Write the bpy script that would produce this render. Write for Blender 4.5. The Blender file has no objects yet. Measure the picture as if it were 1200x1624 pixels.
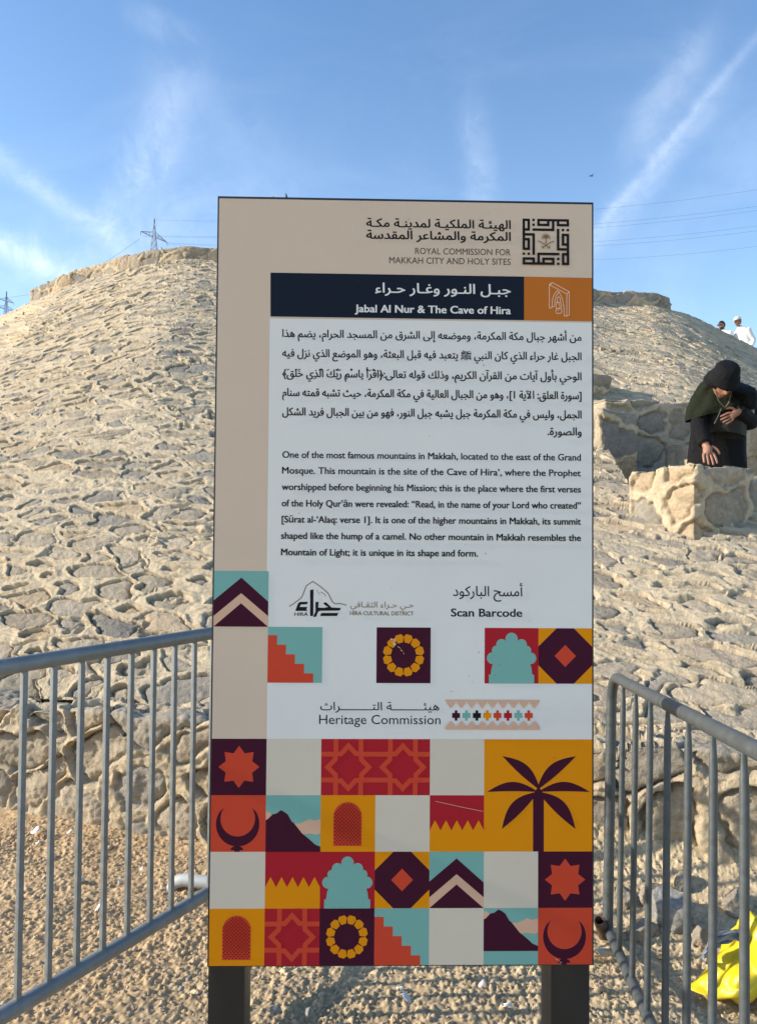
import bpy, bmesh, math, random
import numpy as np
from mathutils import Vector, Matrix
from mathutils.geometry import tessellate_polygon

R = math.radians
S = bpy.context.scene
C = S.collection
random.seed(7)

# ------------------------------------------------------------------ camera
EYE = 1.56
F, CX, CY = 1213.0, 600.0, 812.0
PITCH, ROLL, YAW = 0.02815, 0.0076, 0.02103
cam = bpy.data.cameras.new('camera')
cam.sensor_fit = 'VERTICAL'; cam.sensor_height = 36; cam.sensor_width = 36
cam.lens = 36 * F / 1624
cam.clip_start = 0.05; cam.clip_end = 6000
co = bpy.data.objects.new('camera', cam); C.objects.link(co)
co.matrix_world = (Matrix.Translation((0, 0, EYE)) @ Matrix.Rotation(math.pi/2 + PITCH, 4, 'X') @ Matrix.Rotation(ROLL, 4, 'Z'))
S.camera = co
S.view_settings.view_transform = 'Standard'
S.view_settings.look = 'None'
S.view_settings.gamma = 1
S.view_settings.exposure = 0.75

# ------------------------------------------------------------------ sun + sky
SUN_EL = R(22.8)
SUN_A = 0.045                        # how far the sun stands on the camera's side of the sign
tosun = Vector((-1, -SUN_A, math.tan(SUN_EL))).normalized()
sun = bpy.data.lights.new('sun', 'SUN'); sun.energy = 3.9; sun.angle = R(0.53); sun.color = (1.0, .92, .79)
so = bpy.data.objects.new('sun', sun); C.objects.link(so)
so.rotation_euler = tosun.to_track_quat('Z', 'Y').to_euler()

W = bpy.data.worlds.new('World'); S.world = W; W.use_nodes = True
def build_sky():
    nt = W.node_tree; N = nt.nodes; L = nt.links
    bg = N['Background']; bg.inputs[1].default_value = 0.15
    sky = N.new('ShaderNodeTexSky'); sky.sky_type = 'NISHITA'; sky.sun_disc = False
    sky.sun_elevation = SUN_EL; sky.sun_rotation = math.atan2(tosun.x, tosun.y)
    sky.altitude = 300; sky.air_density = 1.0; sky.dust_density = 0.6; sky.ozone_density = 2.0
    tc = N.new('ShaderNodeTexCoord')
    D = tc.outputs['Generated']
    def m(op, a, b=None, c=None, clamp=False):
        n = N.new('ShaderNodeMath'); n.operation = op; n.use_clamp = clamp
        for i, x in enumerate((a, b, c)):
            if x is None: continue
            if isinstance(x, (int, float)): n.inputs[i].default_value = x
            else: L.new(x, n.inputs[i])
        return n.outputs[0]
    def dot(v):
        n = N.new('ShaderNodeVectorMath'); n.operation = 'DOT_PRODUCT'
        L.new(D, n.inputs[0]); n.inputs[1].default_value = v
        return n.outputs['Value']
    def noise(scale, detail, vec=None, dist=0.0, rough=.6):
        n = N.new('ShaderNodeTexNoise'); n.inputs['Scale'].default_value = scale
        n.inputs['Detail'].default_value = detail; n.inputs['Distortion'].default_value = dist
        n.inputs['Roughness'].default_value = rough
        L.new(vec if vec is not None else D, n.inputs['Vector'])
        return n.outputs[0]
    def ray(px, py):
        X, Y = px - CX, py - CY
        cr, sr = math.cos(ROLL), math.sin(ROLL)
        X, Y = X*cr + Y*sr, -X*sr + Y*cr
        c, s = math.cos(PITCH), math.sin(PITCH)
        u = -Y / F
        return Vector((X / F, c - u*s, s + u*c)).normalized()
    wisp_noise = noise(9, 6, dist=1.2, rough=.65)
    fine = noise(34, 5, dist=.8, rough=.7)
    total = None
    # cirrus bands: each lies along a great circle between two directions
    for a, b, w, amp, brk in (((930, 400), (1130, 160), .022, .16, .15), ((945, 365), (1190, 70), .008, .13, .15),
                         ((1010, 230), (1120, 60), .026, .13, .12),
                         ((-40, 225), (190, 385), .016, .20, .15), ((-60, 355), (130, 450), .022, .32, .2), ((210, 330), (290, 150), .036, .17, .12),
                         ((770, 330), (740, 170), .026, .13, .12), ((240, 120), (420, 240), .05, .06, .3), ((1130, 250), (1330, 210), .05, .07, .3),
                         ((30, 440), (420, 330), .06, .12, .2), ((260, 20), (250, 60), .05, .10, .3)):
        ra, rb = ray(*a), ray(*b)
        n = ra.cross(rb).normalized(); mid = (ra + rb).normalized(); along = n.cross(mid)
        half = math.acos(max(-1, min(1, ra.dot(rb)))) / 2 * 1.25
        d = m('ADD', dot(n), m('MULTIPLY', m('SUBTRACT', wisp_noise, .5), w*1.7))
        g = m('POWER', math.e, m('MULTIPLY', m('MULTIPLY', d, d), -1 / (w*w*.5)))
        al = m('DIVIDE', dot(along), half)
        ga = m('POWER', math.e, m('MULTIPLY', m('POWER', m('ABSOLUTE', al), 3.0), -1.2))
        tex = m('MULTIPLY', m('SUBTRACT', m('ADD', fine, wisp_noise), .62), 1.9, clamp=True)
        v = m('MULTIPLY', m('MULTIPLY', m('MULTIPLY', g, ga), amp), m('ADD', m('MULTIPLY', tex, 1-brk), brk))
        front = m('GREATER_THAN', dot(mid), 0.0)
        v = m('MULTIPLY', v, front)
        total = v if total is None else m('ADD', total, v)
    sep = N.new('ShaderNodeSeparateXYZ'); L.new(D, sep.inputs[0])
    sc = N.new('ShaderNodeMapping'); sc.inputs['Scale'].default_value = (1.0, 2.6, 2.2); sc.inputs['Rotation'].default_value = (.3, .5, .4); L.new(D, sc.inputs[0])
    veil = m('MULTIPLY', m('SUBTRACT', noise(4, 7, sc.outputs[0], 1.0), .47), .55, clamp=True)
    low = m('SUBTRACT', 1.0, m('MULTIPLY', sep.outputs[2], 1.3), clamp=True)
    hz = m('MULTIPLY', m('POWER', low, 1.6), .17)
    total = m('ADD', m('ADD', total, m('MULTIPLY', veil, m('MULTIPLY', low, .6))), hz)
    total = m('MULTIPLY', total, m('GREATER_THAN', sep.outputs[2], -0.02))
    total = m('MINIMUM', total, .75)
    hs = N.new('ShaderNodeHueSaturation'); hs.inputs['Saturation'].default_value = 1.16; hs.inputs['Value'].default_value = 1.06
    L.new(sky.outputs[0], hs.inputs['Color'])
    mix = N.new('ShaderNodeMix'); mix.data_type = 'RGBA'
    L.new(total, mix.inputs['Factor']); L.new(hs.outputs[0], mix.inputs['A'])
    mix.inputs['B'].default_value = (6.2, 6.6, 7.0, 1)
    L.new(mix.outputs['Result'], bg.inputs[0])
build_sky()

# ------------------------------------------------------------------ pixel -> world helpers (survey of the photograph)
def direction(px, py):
    X, Y = px - CX, py - CY
    cr, sr = math.cos(ROLL), math.sin(ROLL)
    X, Y = X*cr + Y*sr, -X*sr + Y*cr
    c, s = math.cos(PITCH), math.sin(PITCH)
    u = -Y / F
    return Vector((X / F, c - u*s, s + u*c))
def at(px, py, Y):
    d = direction(px, py)
    return Vector((0, 0, EYE)) + d * (Y / d.y)
def on_ground(px, py, z=0.0):
    d = direction(px, py)
    return Vector((0, 0, EYE)) + d * ((z - EYE) / d.z)

# ------------------------------------------------------------------ materials
def srgb(r, g, b):
    f = lambda c: (c/255/12.92) if c/255 <= .04045 else ((c/255 + .055)/1.055)**2.4
    return (f(r), f(g), f(b), 1)
MATS = {}
def mat(name, col=(.5, .5, .5), rough=.6, metal=0.0, var=0.0, vscale=8.0, bump=0.0, bscale=60.0, attr=None, spec=.5, bdist=.01, var2=None, detail=5):
    if name in MATS: return MATS[name]
    M = bpy.data.materials.new(name); M.use_nodes = True
    nt = M.node_tree; N = nt.nodes; L = nt.links
    p = N['Principled BSDF']
    p.inputs['Roughness'].default_value = rough; p.inputs['Metallic'].default_value = metal
    p.inputs['Specular IOR Level'].default_value = spec
    c = tuple(col)[:3] + (1,)
    p.inputs['Base Color'].default_value = c
    tc = N.new('ShaderNodeTexCoord')
    src = None
    if attr:
        a = N.new('ShaderNodeAttribute'); a.attribute_name = attr; src = a.outputs['Color']
    if var:
        n = N.new('ShaderNodeTexNoise'); n.inputs['Scale'].default_value = vscale; n.inputs['Detail'].default_value = detail; n.inputs['Roughness'].default_value = .65
        L.new(tc.outputs['Object'], n.inputs['Vector'])
        mr = N.new('ShaderNodeMapRange'); mr.inputs[1].default_value = .25; mr.inputs[2].default_value = .75
        mr.inputs[3].default_value = 1 - var; mr.inputs[4].default_value = 1 + var
        L.new(n.outputs[0], mr.inputs[0])
        mul = N.new('ShaderNodeMix'); mul.data_type = 'RGBA'; mul.blend_type = 'MULTIPLY'; mul.inputs['Factor'].default_value = 1
        if src is not None: L.new(src, mul.inputs['A'])
        else: mul.inputs['A'].default_value = c
        L.new(mr.outputs[0], mul.inputs['B'])
        src = mul.outputs['Result']
        rr = N.new('ShaderNodeMapRange'); rr.inputs[1].default_value = .3; rr.inputs[2].default_value = .7
        rr.inputs[3].default_value = max(0, rough-.08); rr.inputs[4].default_value = min(1, rough+.08)
        L.new(n.outputs[0], rr.inputs[0]); L.new(rr.outputs[0], p.inputs['Roughness'])
    if src is not None: L.new(src, p.inputs['Base Color'])
    if bump:
        n2 = N.new('ShaderNodeTexNoise'); n2.inputs['Scale'].default_value = bscale; n2.inputs['Detail'].default_value = 6; n2.inputs['Roughness'].default_value = .7
        L.new(tc.outputs['Object'], n2.inputs['Vector'])
        b = N.new('ShaderNodeBump'); b.inputs['Strength'].default_value = bump; b.inputs['Distance'].default_value = bdist
        L.new(n2.outputs[0], b.inputs['Height']); L.new(b.outputs[0], p.inputs['Normal'])
    MATS[name] = M
    return M
STONE = mat('stone_and_mortar', rough=.95, attr='tint', var=.20, vscale=34, bump=1.0, bscale=85, spec=.12, bdist=.012)
GROUND = mat('sandy_ground', rough=.97, attr='tint', var=.14, vscale=40, bump=.6, bscale=160, spec=.1, bdist=.004)
ROCK = mat('rock', (.33, .28, .22), .95, var=.3, vscale=14, bump=.9, bscale=45, spec=.15, bdist=.012)
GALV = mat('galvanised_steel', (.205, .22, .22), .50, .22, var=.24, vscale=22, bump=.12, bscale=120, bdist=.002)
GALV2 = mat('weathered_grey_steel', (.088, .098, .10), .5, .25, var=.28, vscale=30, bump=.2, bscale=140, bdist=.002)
RUST = mat('rusty_steel', (.12, .075, .05), .8, .2, var=.4, vscale=40, bump=.4, bscale=90, bdist=.003)
DARKSTEEL = mat('dark_painted_steel', (.015, .015, .016), .45, 0, var=.2, vscale=10, bump=.08, bscale=150, bdist=.001)
PYLON = mat('pylon_steel', (.26, .30, .34), .7, .1)
WIRE = mat('wire_metal', (.06, .065, .075), .8, 0)
BLACKCLOTH = mat('black_cloth', (.010, .010, .011), .85, var=.3, vscale=12, bump=.8, bscale=16, bdist=.03, spec=.15)
GREENCLOTH = mat('dark_green_cloth', (.014, .017, .008), .85, var=.3, vscale=9, bump=.8, bscale=15, bdist=.03, spec=.15)
WHITECLOTH = mat('white_cloth', (.80, .80, .79), .85, bump=.3, bscale=25, bdist=.02)
SKIN = mat('skin', (.31, .14, .085), .55, var=.1, vscale=30)
HAIR = mat('black_hair', (.012, .010, .009), .6)
YELLOW = mat('yellow_plastic', (.70, .53, .012), .30, var=.06, vscale=12, bump=.35, bscale=26, bdist=.01)
CLEARFILM = mat('grey_plastic_film', (.22, .25, .30), .25, var=.25, vscale=30, bump=.5, bscale=40, bdist=.01)
PAPER = mat('white_paper', (.72, .70, .66), .8, var=.1, vscale=40)
CARD = mat('cardboard', (.62, .52, .40), .85, var=.15, vscale=40)

# ------------------------------------------------------------------ object helpers
def link(o, parent=None):
    C.objects.link(o)
    if parent is not None: o.parent = parent
    return o
def tag(o, label=None, cat=None, group=None, kind=None):
    if label: o['label'] = label
    if cat: o['category'] = cat
    if group: o['group'] = group
    if kind: o['kind'] = kind
    return o
def empty(name, loc, label, cat, group=None, rz=0.0):
    o = bpy.data.objects.new(name, None); o.empty_display_size = .1
    o.location = loc; o.rotation_euler = (0, 0, rz); C.objects.link(o)
    return tag(o, label, cat, group)
def meshobj(name, verts, faces, material, parent=None, smooth=True):
    me = bpy.data.meshes.new(name); me.from_pydata([tuple(v) for v in verts], [], faces); me.update()
    ms = material if isinstance(material, (list, tuple)) else [material]
    for x in ms: me.materials.append(x)
    if smooth: me.polygons.foreach_set('use_smooth', [True]*len(me.polygons))
    return link(bpy.data.objects.new(name, me), parent)
def grid_mesh(name, P, material, tint=None, parent=None, flip=False):
    n, m_ = P.shape[:2]
    me = bpy.data.meshes.new(name)
    me.vertices.add(n*m_); me.vertices.foreach_set('co', P.reshape(-1).astype(np.float32))
    i = np.arange(n*m_, dtype=np.int32).reshape(n, m_)
    q = np.stack([i[:-1, :-1], i[1:, :-1], i[1:, 1:], i[:-1, 1:]], -1).reshape(-1, 4)
    if flip: q = q[:, ::-1]
    nf = len(q)
    me.loops.add(nf*4); me.loops.foreach_set('vertex_index', np.ascontiguousarray(q).reshape(-1))
    me.polygons.add(nf); me.polygons.foreach_set('loop_start', np.arange(nf, dtype=np.int32)*4)
    me.polygons.foreach_set('use_smooth', np.ones(nf, dtype=bool))
    me.update(calc_edges=True)
    if tint is not None:
        a = me.attributes.new('tint', 'FLOAT_COLOR', 'POINT')
        t = np.ones((n*m_, 4), np.float32); t[:, :3] = tint.reshape(-1, 3)
        a.data.foreach_set('color', t.reshape(-1))
    me.materials.append(material)
    return link(bpy.data.objects.new(name, me), parent)

class MB:
    """collects verts and faces of one mesh"""
    def __init__(s): s.v = []; s.f = []; s.m = []
    def add(s, v, f, mi=0):
        k = len(s.v); s.v += [Vector(x) for x in v]; s.f += [tuple(i+k for i in t) for t in f]; s.m += [mi]*len(f)
    def tube(s, pts, r, n=12, mi=0, cap=True, closed=False, sx=1.0):
        pts = [Vector(p) for p in pts]; k = len(pts)
        rs = r if isinstance(r, (list, tuple)) else [r]*k
        T = []
        for i in range(k):
            a = pts[max(i-1, 0)]; b = pts[min(i+1, k-1)]
            T.append((b-a).normalized())
        up = Vector((0, 0, 1)) if abs(T[0].z) < .9 else Vector((0, 1, 0))
        nx = T[0].cross(up).normalized()
        V = []
        for i in range(k):
            nx = (nx - T[i]*nx.dot(T[i])).normalized(); ny = T[i].cross(nx)
            for j in range(n):
                a = 2*math.pi*j/n
                V.append(pts[i] + (nx*math.cos(a)*sx + ny*math.sin(a))*rs[i])
        Fc = []
        for i in range(k-1):
            for j in range(n):
                Fc.append((i*n+j, i*n+(j+1) % n, (i+1)*n+(j+1) % n, (i+1)*n+j))
        if cap:
            Fc.append(tuple(range(n))[::-1]); Fc.append(tuple((k-1)*n+j for j in range(n)))
        s.add(V, Fc, mi)
    def box(s, c, h, M=None, mi=0, bev=0.0):
        bm = bmesh.new(); bmesh.ops.create_cube(bm, size=1)
        for v in bm.verts: v.co = Vector((v.co.x*2*h[0], v.co.y*2*h[1], v.co.z*2*h[2]))
        if bev: bmesh.ops.bevel(bm, geom=bm.edges[:] , offset=bev, segments=2, affect='EDGES', profile=.7)
        bm.verts.index_update()
        V = [(M @ v.co if M else v.co) + Vector(c) for v in bm.verts]
        s.add(V, [[v.index for v in f.verts] for f in bm.faces], mi); bm.free()
    def build(s, name, material, parent=None, smooth=True):
        o = meshobj(name, s.v, s.f, material, parent, smooth)
        if any(s.m): o.data.polygons.foreach_set('material_index', s.m)
        if smooth: o.data.set_sharp_from_angle(angle=R(40))
        return o

# ------------------------------------------------------------------ numpy noise
def h2(ix, iy, seed):
    a = (ix.astype(np.int64)*374761393 + iy.astype(np.int64)*668265263 + seed*1442695041) & 0xFFFFFFFF
    a = ((a ^ (a >> 13)) * 1274126177) & 0xFFFFFFFF
    a = ((a ^ (a >> 16)) * 2246822519) & 0xFFFFFFFF
    return ((a ^ (a >> 15)) & 0xFFFFFF) / float(0x1000000)
def vn(x, y, seed=0):
    ix = np.floor(x); iy = np.floor(y); fx = x-ix; fy = y-iy
    fx = fx*fx*fx*(fx*(fx*6-15)+10); fy = fy*fy*fy*(fy*(fy*6-15)+10)
    a = h2(ix, iy, seed); b = h2(ix+1, iy, seed); c = h2(ix, iy+1, seed); d = h2(ix+1, iy+1, seed)
    return (a*(1-fx)+b*fx)*(1-fy) + (c*(1-fx)+d*fx)*fy
def fbm(x, y, o=4, seed=0, g=.5):
    s = np.zeros_like(x); A = 1.0; t = 0.0
    x = np.asarray(x, float); y = np.asarray(y, float)
    for i in range(o):
        x, y = x*.787 - y*.617 + 17.3, x*.617 + y*.787 - 9.1     # every octave turned, so no lattice lines up
        s += A*vn(x, y, seed+i); t += A; A *= g
        x = x*2.03; y = y*2.03
    return s/t*2-1
def sst(a, b, x):
    t = np.clip((x-a)/(b-a), 0, 1); return t*t*(3-2*t)
def voronoi(u, v, seed, jit=.85, soft=0.0):
    iu = np.floor(u); iv = np.floor(v)
    best = np.full(u.shape, 1e9); bx = np.zeros_like(u); by = np.zeros_like(u); cu = np.zeros_like(u); cv = np.zeros_like(u)
    for dx in (-1, 0, 1):
        for dy in (-1, 0, 1):
            a = iu+dx; b = iv+dy
            px = a + .5 + (h2(a, b, seed)-.5)*jit; py = b + .5 + (h2(a, b, seed+1)-.5)*jit
            d = (px-u)**2 + (py-v)**2
            k = d < best
            best = np.where(k, d, best); bx = np.where(k, px, bx); by = np.where(k, py, by); cu = np.where(k, a, cu); cv = np.where(k, b, cv)
    edge = np.full(u.shape, 1e9); acc = np.zeros_like(u)
    for dx in (-2, -1, 0, 1, 2):
        for dy in (-2, -1, 0, 1, 2):
            if (dx == 0 and dy == 0) or abs(dx)+abs(dy) == 4: continue
            a = cu+dx; b = cv+dy
            px = a + .5 + (h2(a, b, seed)-.5)*jit; py = b + .5 + (h2(a, b, seed+1)-.5)*jit
            ex = px-bx; ey = py-by; l = np.sqrt(ex*ex+ey*ey)+1e-9
            d = (((px+bx)/2-u)*ex + ((py+by)/2-v)*ey)/l
            edge = np.minimum(edge, d)
            if soft: acc += np.exp(-soft*np.minimum(d, 3))
    if soft: edge = -np.log(acc+1e-9)/soft
    return np.sqrt(best), edge, cu, cv, u-bx, v-by

MORTAR = np.array([.575, .47, .325])
def stonework(u, v, cu_, cv_, seed, relief, gap=(.07, .22), recess=True, warp=.35, lean=0.0, sharp=.03, grey=1.0, lumpy=1.0, ragged=1.0, cracks=0.0):
    """metric (u, v) -> (height, colour): rubble set in smeared mortar"""
    U = u/cu_ + lean*v/cv_; V = v/cv_
    wU = U + warp*fbm(U*1.1, V*1.1, 2, seed+50); wV = V + warp*fbm(U*1.1+31, V*1.1+7, 2, seed+60)
    wU = wU + .07*fbm(U*5, V*5, 2, seed+70); wV = wV + .07*fbm(U*5+9, V*5+4, 2, seed+75)
    F1, E, a, b, dx, dy = voronoi(wU, wV, seed, soft=13.0)
    E = E + .05
    r1 = h2(a, b, seed+5); r2 = h2(a, b, seed+6); r3 = h2(a, b, seed+7); r4 = h2(a, b, seed+8)
    g = gap[0] + (gap[1]-gap[0])*r1**1.2 + .05*fbm(u*4, v*4, 2, seed+29)
    rag = ragged*(.045*fbm(u*13, v*13, 2, seed+11) + .02*fbm(u*31, v*31, 2, seed+12))
    d = E - g + rag
    mask = sst(-sharp, sharp, d)
    rough = fbm(u*22, v*22, 4, seed+20); lump = fbm(u*5, v*5, 3, seed+24); grit = fbm(u*48, v*48, 2, seed+26)
    tilt = (dx*(r2-.5) + dy*(r3-.5))*1.1
    if recess:
        deep = sst(-.55, .40, fbm(u*2.6, v*2.6, 3, seed+28))
        stone_h = -(.12 + .75*deep*(.4+.6*r4)) + .22*sst(0, .25, d) + .8*tilt + .15*rough + .10*grit - (.15+.5*deep)*np.exp(-((d-.03)/.032)**2)
        lip = np.exp(-((d+.03)/.04)**2)*.16*deep*(r2 > .25)*lumpy
        mort_h = .26*lumpy*lump + .15*rough + .09*grit + lip - .25*sst(.08, .25, -d)
    else:
        stone_h = .15 + .5*r4 + .35*sst(0, .22, d) + tilt + .28*rough - .55*np.exp(-(d/.05)**2)*(r3 > .35)
        mort_h = .30*lump + .16*rough + .06*grit - .15*np.exp(-((d+.03)/.04)**2)
    if cracks:
        qa = u/.46 + .5*v/.17 + .4*fbm(u*2.3, v*2.3, 3, seed+81); qb = v/.17 + .5*fbm(u*2.3+5, v*2.3, 3, seed+82)
        E2 = voronoi(qa, qb, seed+90)[1]
        on = sst(-.05, .25, fbm(u*2.0, v*2.0, 3, seed+95))
        side = sst(-.02, .05, fbm(u*7, v*7, 2, seed+96))
        mort_h = mort_h - cracks*on*side*np.exp(-(E2/.045)**2) + .35*cracks*on*np.exp(-((E2-.10)/.07)**2)
    h = relief*(mort_h*(1-mask) + stone_h*mask)
    st = np.empty(u.shape+(3,))
    pal = np.array([[.33, .305, .27], [.235, .235, .235], [.40, .335, .255], [.285, .265, .235], [.20, .205, .215], [.36, .325, .28]])
    idx = np.minimum((r2*6).astype(int), 5)
    st[:] = pal[idx]*np.array([1.16, 1.04, .87])
    vein = (.80 + .40*(fbm(u*9, v*9, 4, seed+33)*.5+.5) + .20*rough + .14*grit)
    st *= (vein*(.85+.3*r3))[..., None]
    dust = np.clip(.42 + .60*fbm(u*3.1, v*3.1, 4, seed+40) + (.38-r4*.5)*.6, 0, .9)
    dd = np.clip(dust*(1-.35*grey), 0, 1)[..., None]; st = st*(1-dd) + MORTAR*.92*dd
    mo = MORTAR*(1 + .13*fbm(u*2.2, v*2.2, 4, seed+44) + .06*rough)[..., None]*np.array([1, 1, 1])
    warm = (fbm(u*.9, v*.9, 3, seed+48)*.5+.5)[..., None]
    mo = mo*(1 - .10*warm*np.array([0, .35, 1.0]))
    col = mo*(1-mask[..., None]) + st*mask[..., None]
    return h, col, mask
def normals(P):
    du = np.gradient(P, axis=0); dv = np.gradient(P, axis=1)
    n = np.cross(du, dv); return n/(np.linalg.norm(n, axis=-1, keepdims=True)+1e-12)
def catmull(pts, s):
    pts = np.asarray(pts, float); k = len(pts)
    i = np.clip(np.floor(s).astype(int), 0, k-2); t = (s-i)[:, None]
    p0 = pts[np.maximum(i-1, 0)]; p1 = pts[i]; p2 = pts[i+1]; p3 = pts[np.minimum(i+2, k-1)]
    return .5*((2*p1) + (p2-p0)*t + (2*p0-5*p1+4*p2-p3)*t*t + (3*p1-p0-3*p2+p3)*t**3)

# ------------------------------------------------------------------ ground
WALL0 = np.array([-2.05, 4.14]); WSL = -.2454
def wall_y(x): return WALL0[1] + WSL*(x-WALL0[0])
def ground_base(x, y):
    wd = (wall_y(x)-y)/math.sqrt(1+WSL*WSL)              # distance in front of the retaining wall
    near = np.exp(-np.clip(wd, -.3, 50)/.22)
    right = sst(.1, .9, x)
    z = .05*near*(1-right) + right*(.20*np.exp(-np.clip(wd, -.3, 50)/.26))
    return z + .012*np.sin(x*1.3)*np.cos(y*1.7)*np.exp(-(x*x+y*y)/60)
def rows(dense, outer_lo, outer_hi):
    lo = dense[0] - np.geomspace(.02, dense[0]-outer_lo, 46)[::-1]; hi = dense[-1] + np.geomspace(.02, outer_hi-dense[-1], 46)
    return np.concatenate([lo, dense, hi])
def build_ground():
    xs = rows(np.arange(-2.5, 1.95, .0052), -3000, 3000); ys = rows(np.arange(2.2, 4.25, .0052), -3000, 3000)
    X, Y = np.meshgrid(xs, ys, indexing='ij')
    z = ground_base(X, Y)
    fade = np.exp(-np.maximum(0, np.hypot(X, Y-3)-3.2)/1.5)
    z = z + fade*(.016*fbm(X*3, Y*3, 3, 1) + .007*fbm(X*14, Y*14, 3, 3))
    tint = np.empty(X.shape+(3,))
    warm = sst(.9, -1.3, X + .6*fbm(X*1.2, Y*1.2, 3, 90))
    tint[:] = np.array([.48, .375, .235])*(1-warm[..., None]) + np.array([.50, .345, .19])*warm[..., None]
    sub = (np.abs(X+.3) < 2.6) & (Y > 2.0) & (Y < 4.4)
    u, v = X[sub], Y[sub]; zz = z[sub]; tt = tint[sub]
    amp = np.clip(.80 + 1.1*fbm(u*1.7, v*1.7, 3, 88), .25, 1.5)
    for sc, sd, hgt in ((1/.030, 11, .0055), (1/.017, 12, .0056), (1/.0105, 13, .0042)):
        wu = u*sc + .3*fbm(u*sc*1.5, v*sc*1.5, 2, sd+4); wv = v*sc + .3*fbm(u*sc*1.5+7, v*sc*1.5, 2, sd+6)
        F1, E, a, b, dx, dy = voronoi(wu, wv, sd)
        r = h2(a, b, sd+2); r2 = h2(a, b, sd+3)
        cap = np.sqrt(np.clip(1-(F1/(.30+.25*r))**2, 0, 1))*(r2 > .38)
        cap = cap*(.5+.8*r) + .22*(dx*(r-.5)+dy*(r2-.5))
        zz = zz + amp*hgt*cap
        tt = tt*(1 + (cap > .05)*((r-.45)*.38))[:, None]
    zz += .0028*fbm(u*95, v*95, 3, 66)
    tt *= (1 + .10*fbm(u*6, v*6, 3, 68) + .14*fbm(u*1.3, v*1.3, 3, 69))[:, None]
    z[sub] = zz; tint[sub] = tt
    o = grid_mesh('ground', np.stack([X, Y, z], -1), GROUND, tint)
    tag(o, kind='structure')
build_ground()
def gz(x, y):
    return float(ground_base(np.array([float(x)]), np.array([float(y)]))[0])

# ------------------------------------------------------------------ stone mound
BASE = [(-17, 17), (-12, 10.5), (-7.4, 7.2), (-4.1, 5.1), (-3.2, 4.72), (-2.2, 4.48), (-1.4, 4.28), (0, 3.94), (1.0, 3.69), (1.9, 3.47), (3.2, 3.3), (6, 4.2), (10.5, 8.5)]
TOP = [(-13, 20, 4.75), (-9.6, 15.8, 5.25), (-6.9, 14.0, 5.46), (-5.6, 12.72, 5.45), (-4.89, 12.26, 5.50), (-3.47, 11.45, 5.52), (-2.37, 11.3, 5.52), (.6, 11.8, 5.5), (3.68, 12.9, 5.44), (5.05, 13.3, 5.46), (7.0, 14.6, 5.20), (9.6, 16.8, 4.98), (12.5, 20, 4.7)]
ZB, ZT = .60, 5.44
def mound_surface(s, t):
    b = catmull(BASE, s)[:, None, :]; a = catmull(TOP, s)[:, None, :]
    tt = t[None, :, None]
    xy = b*(1-tt) + a[..., :2]*tt
    g = t + .03*np.sin(t*math.pi*2)*0 - .018*np.exp(-t/.03) + .018
    zz = ZB + (a[..., 2:3]-ZB)*g[None, :, None]
    return np.concatenate([xy, zz], -1)
STAIR = [(1.98, 5.56), (2.20, 5.36), (2.80, 5.60), (4.6, 5.6), (4.6, 8.45), (2.36, 7.82), (2.06, 7.05)]
def in_poly(x, y, poly):
    ins = np.zeros(x.shape, bool)
    for i in range(len(poly)):
        x0, y0 = poly[i]; x1, y1 = poly[(i+1) % len(poly)]
        c = ((y0 > y) != (y1 > y)) & (x < (x1-x0)*(y-y0)/(y1-y0+1e-12)+x0)
        ins ^= c
    return ins
def build_mound():
    s = np.concatenate([np.linspace(0, 2, 60), np.linspace(2, 3, 210)[1:], np.linspace(3, 4, 170)[1:], np.linspace(4, 6.4, 500)[1:], np.linspace(6.4, 8, 200)[1:], np.linspace(8, 9.7, 440)[1:], np.linspace(9.7, 12, 140)[1:]])
    k = 1240
    t = np.linspace(0, 1, k)**1.2
    P = mound_surface(s, t)
    Nn = normals(P); Nn = Nn*np.sign(Nn[..., 2:3])
    ds = np.concatenate([[0], np.cumsum(np.hypot(*np.diff(P[:, k//2, :2], axis=0).T))])
    u = P[..., 0]*.9 + .25*P[..., 1]; v = t[None, :]*np.linalg.norm(P[:, -1]-P[:, 0], axis=-1)[:, None]
    v = v + .15*np.minimum(u, .5)*(-1)
    h, col, mask = stonework(u, v, .27, .165, 101, .031, gap=(.04, .33), recess=True, warp=.40, lumpy=.7, lean=.15, sharp=.032, cracks=.8)
    h = h + .035*fbm(u*1.1, v*1.1, 3, 140) + .006*fbm(u*9, v*9, 3, 141)
    P = P + Nn*h[..., None]
    P[..., 2] = np.where(in_poly(P[..., 0], P[..., 1], STAIR), np.minimum(P[..., 2], 1.36), P[..., 2])
    # flat crown behind the parapet, closing to the middle
    ce = np.array([0, 18.0, ZT-.05])
    extra = np.stack([P[:, -1]*(1-q) + ce*q for q in (.06, .4, 1.0)], 1); extra[..., 2] = np.minimum(extra[..., 2], ZT-.02)
    P = np.concatenate([P, extra], 1); col = np.concatenate([col, np.repeat(col[:, -1:], 3, 1)], 1)
    o = grid_mesh('stone_hill', P, STONE, col, flip=False)
    tag(o, 'broad hill paved with grey rubble set in cream mortar', None, kind='structure')
build_mound()

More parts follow.
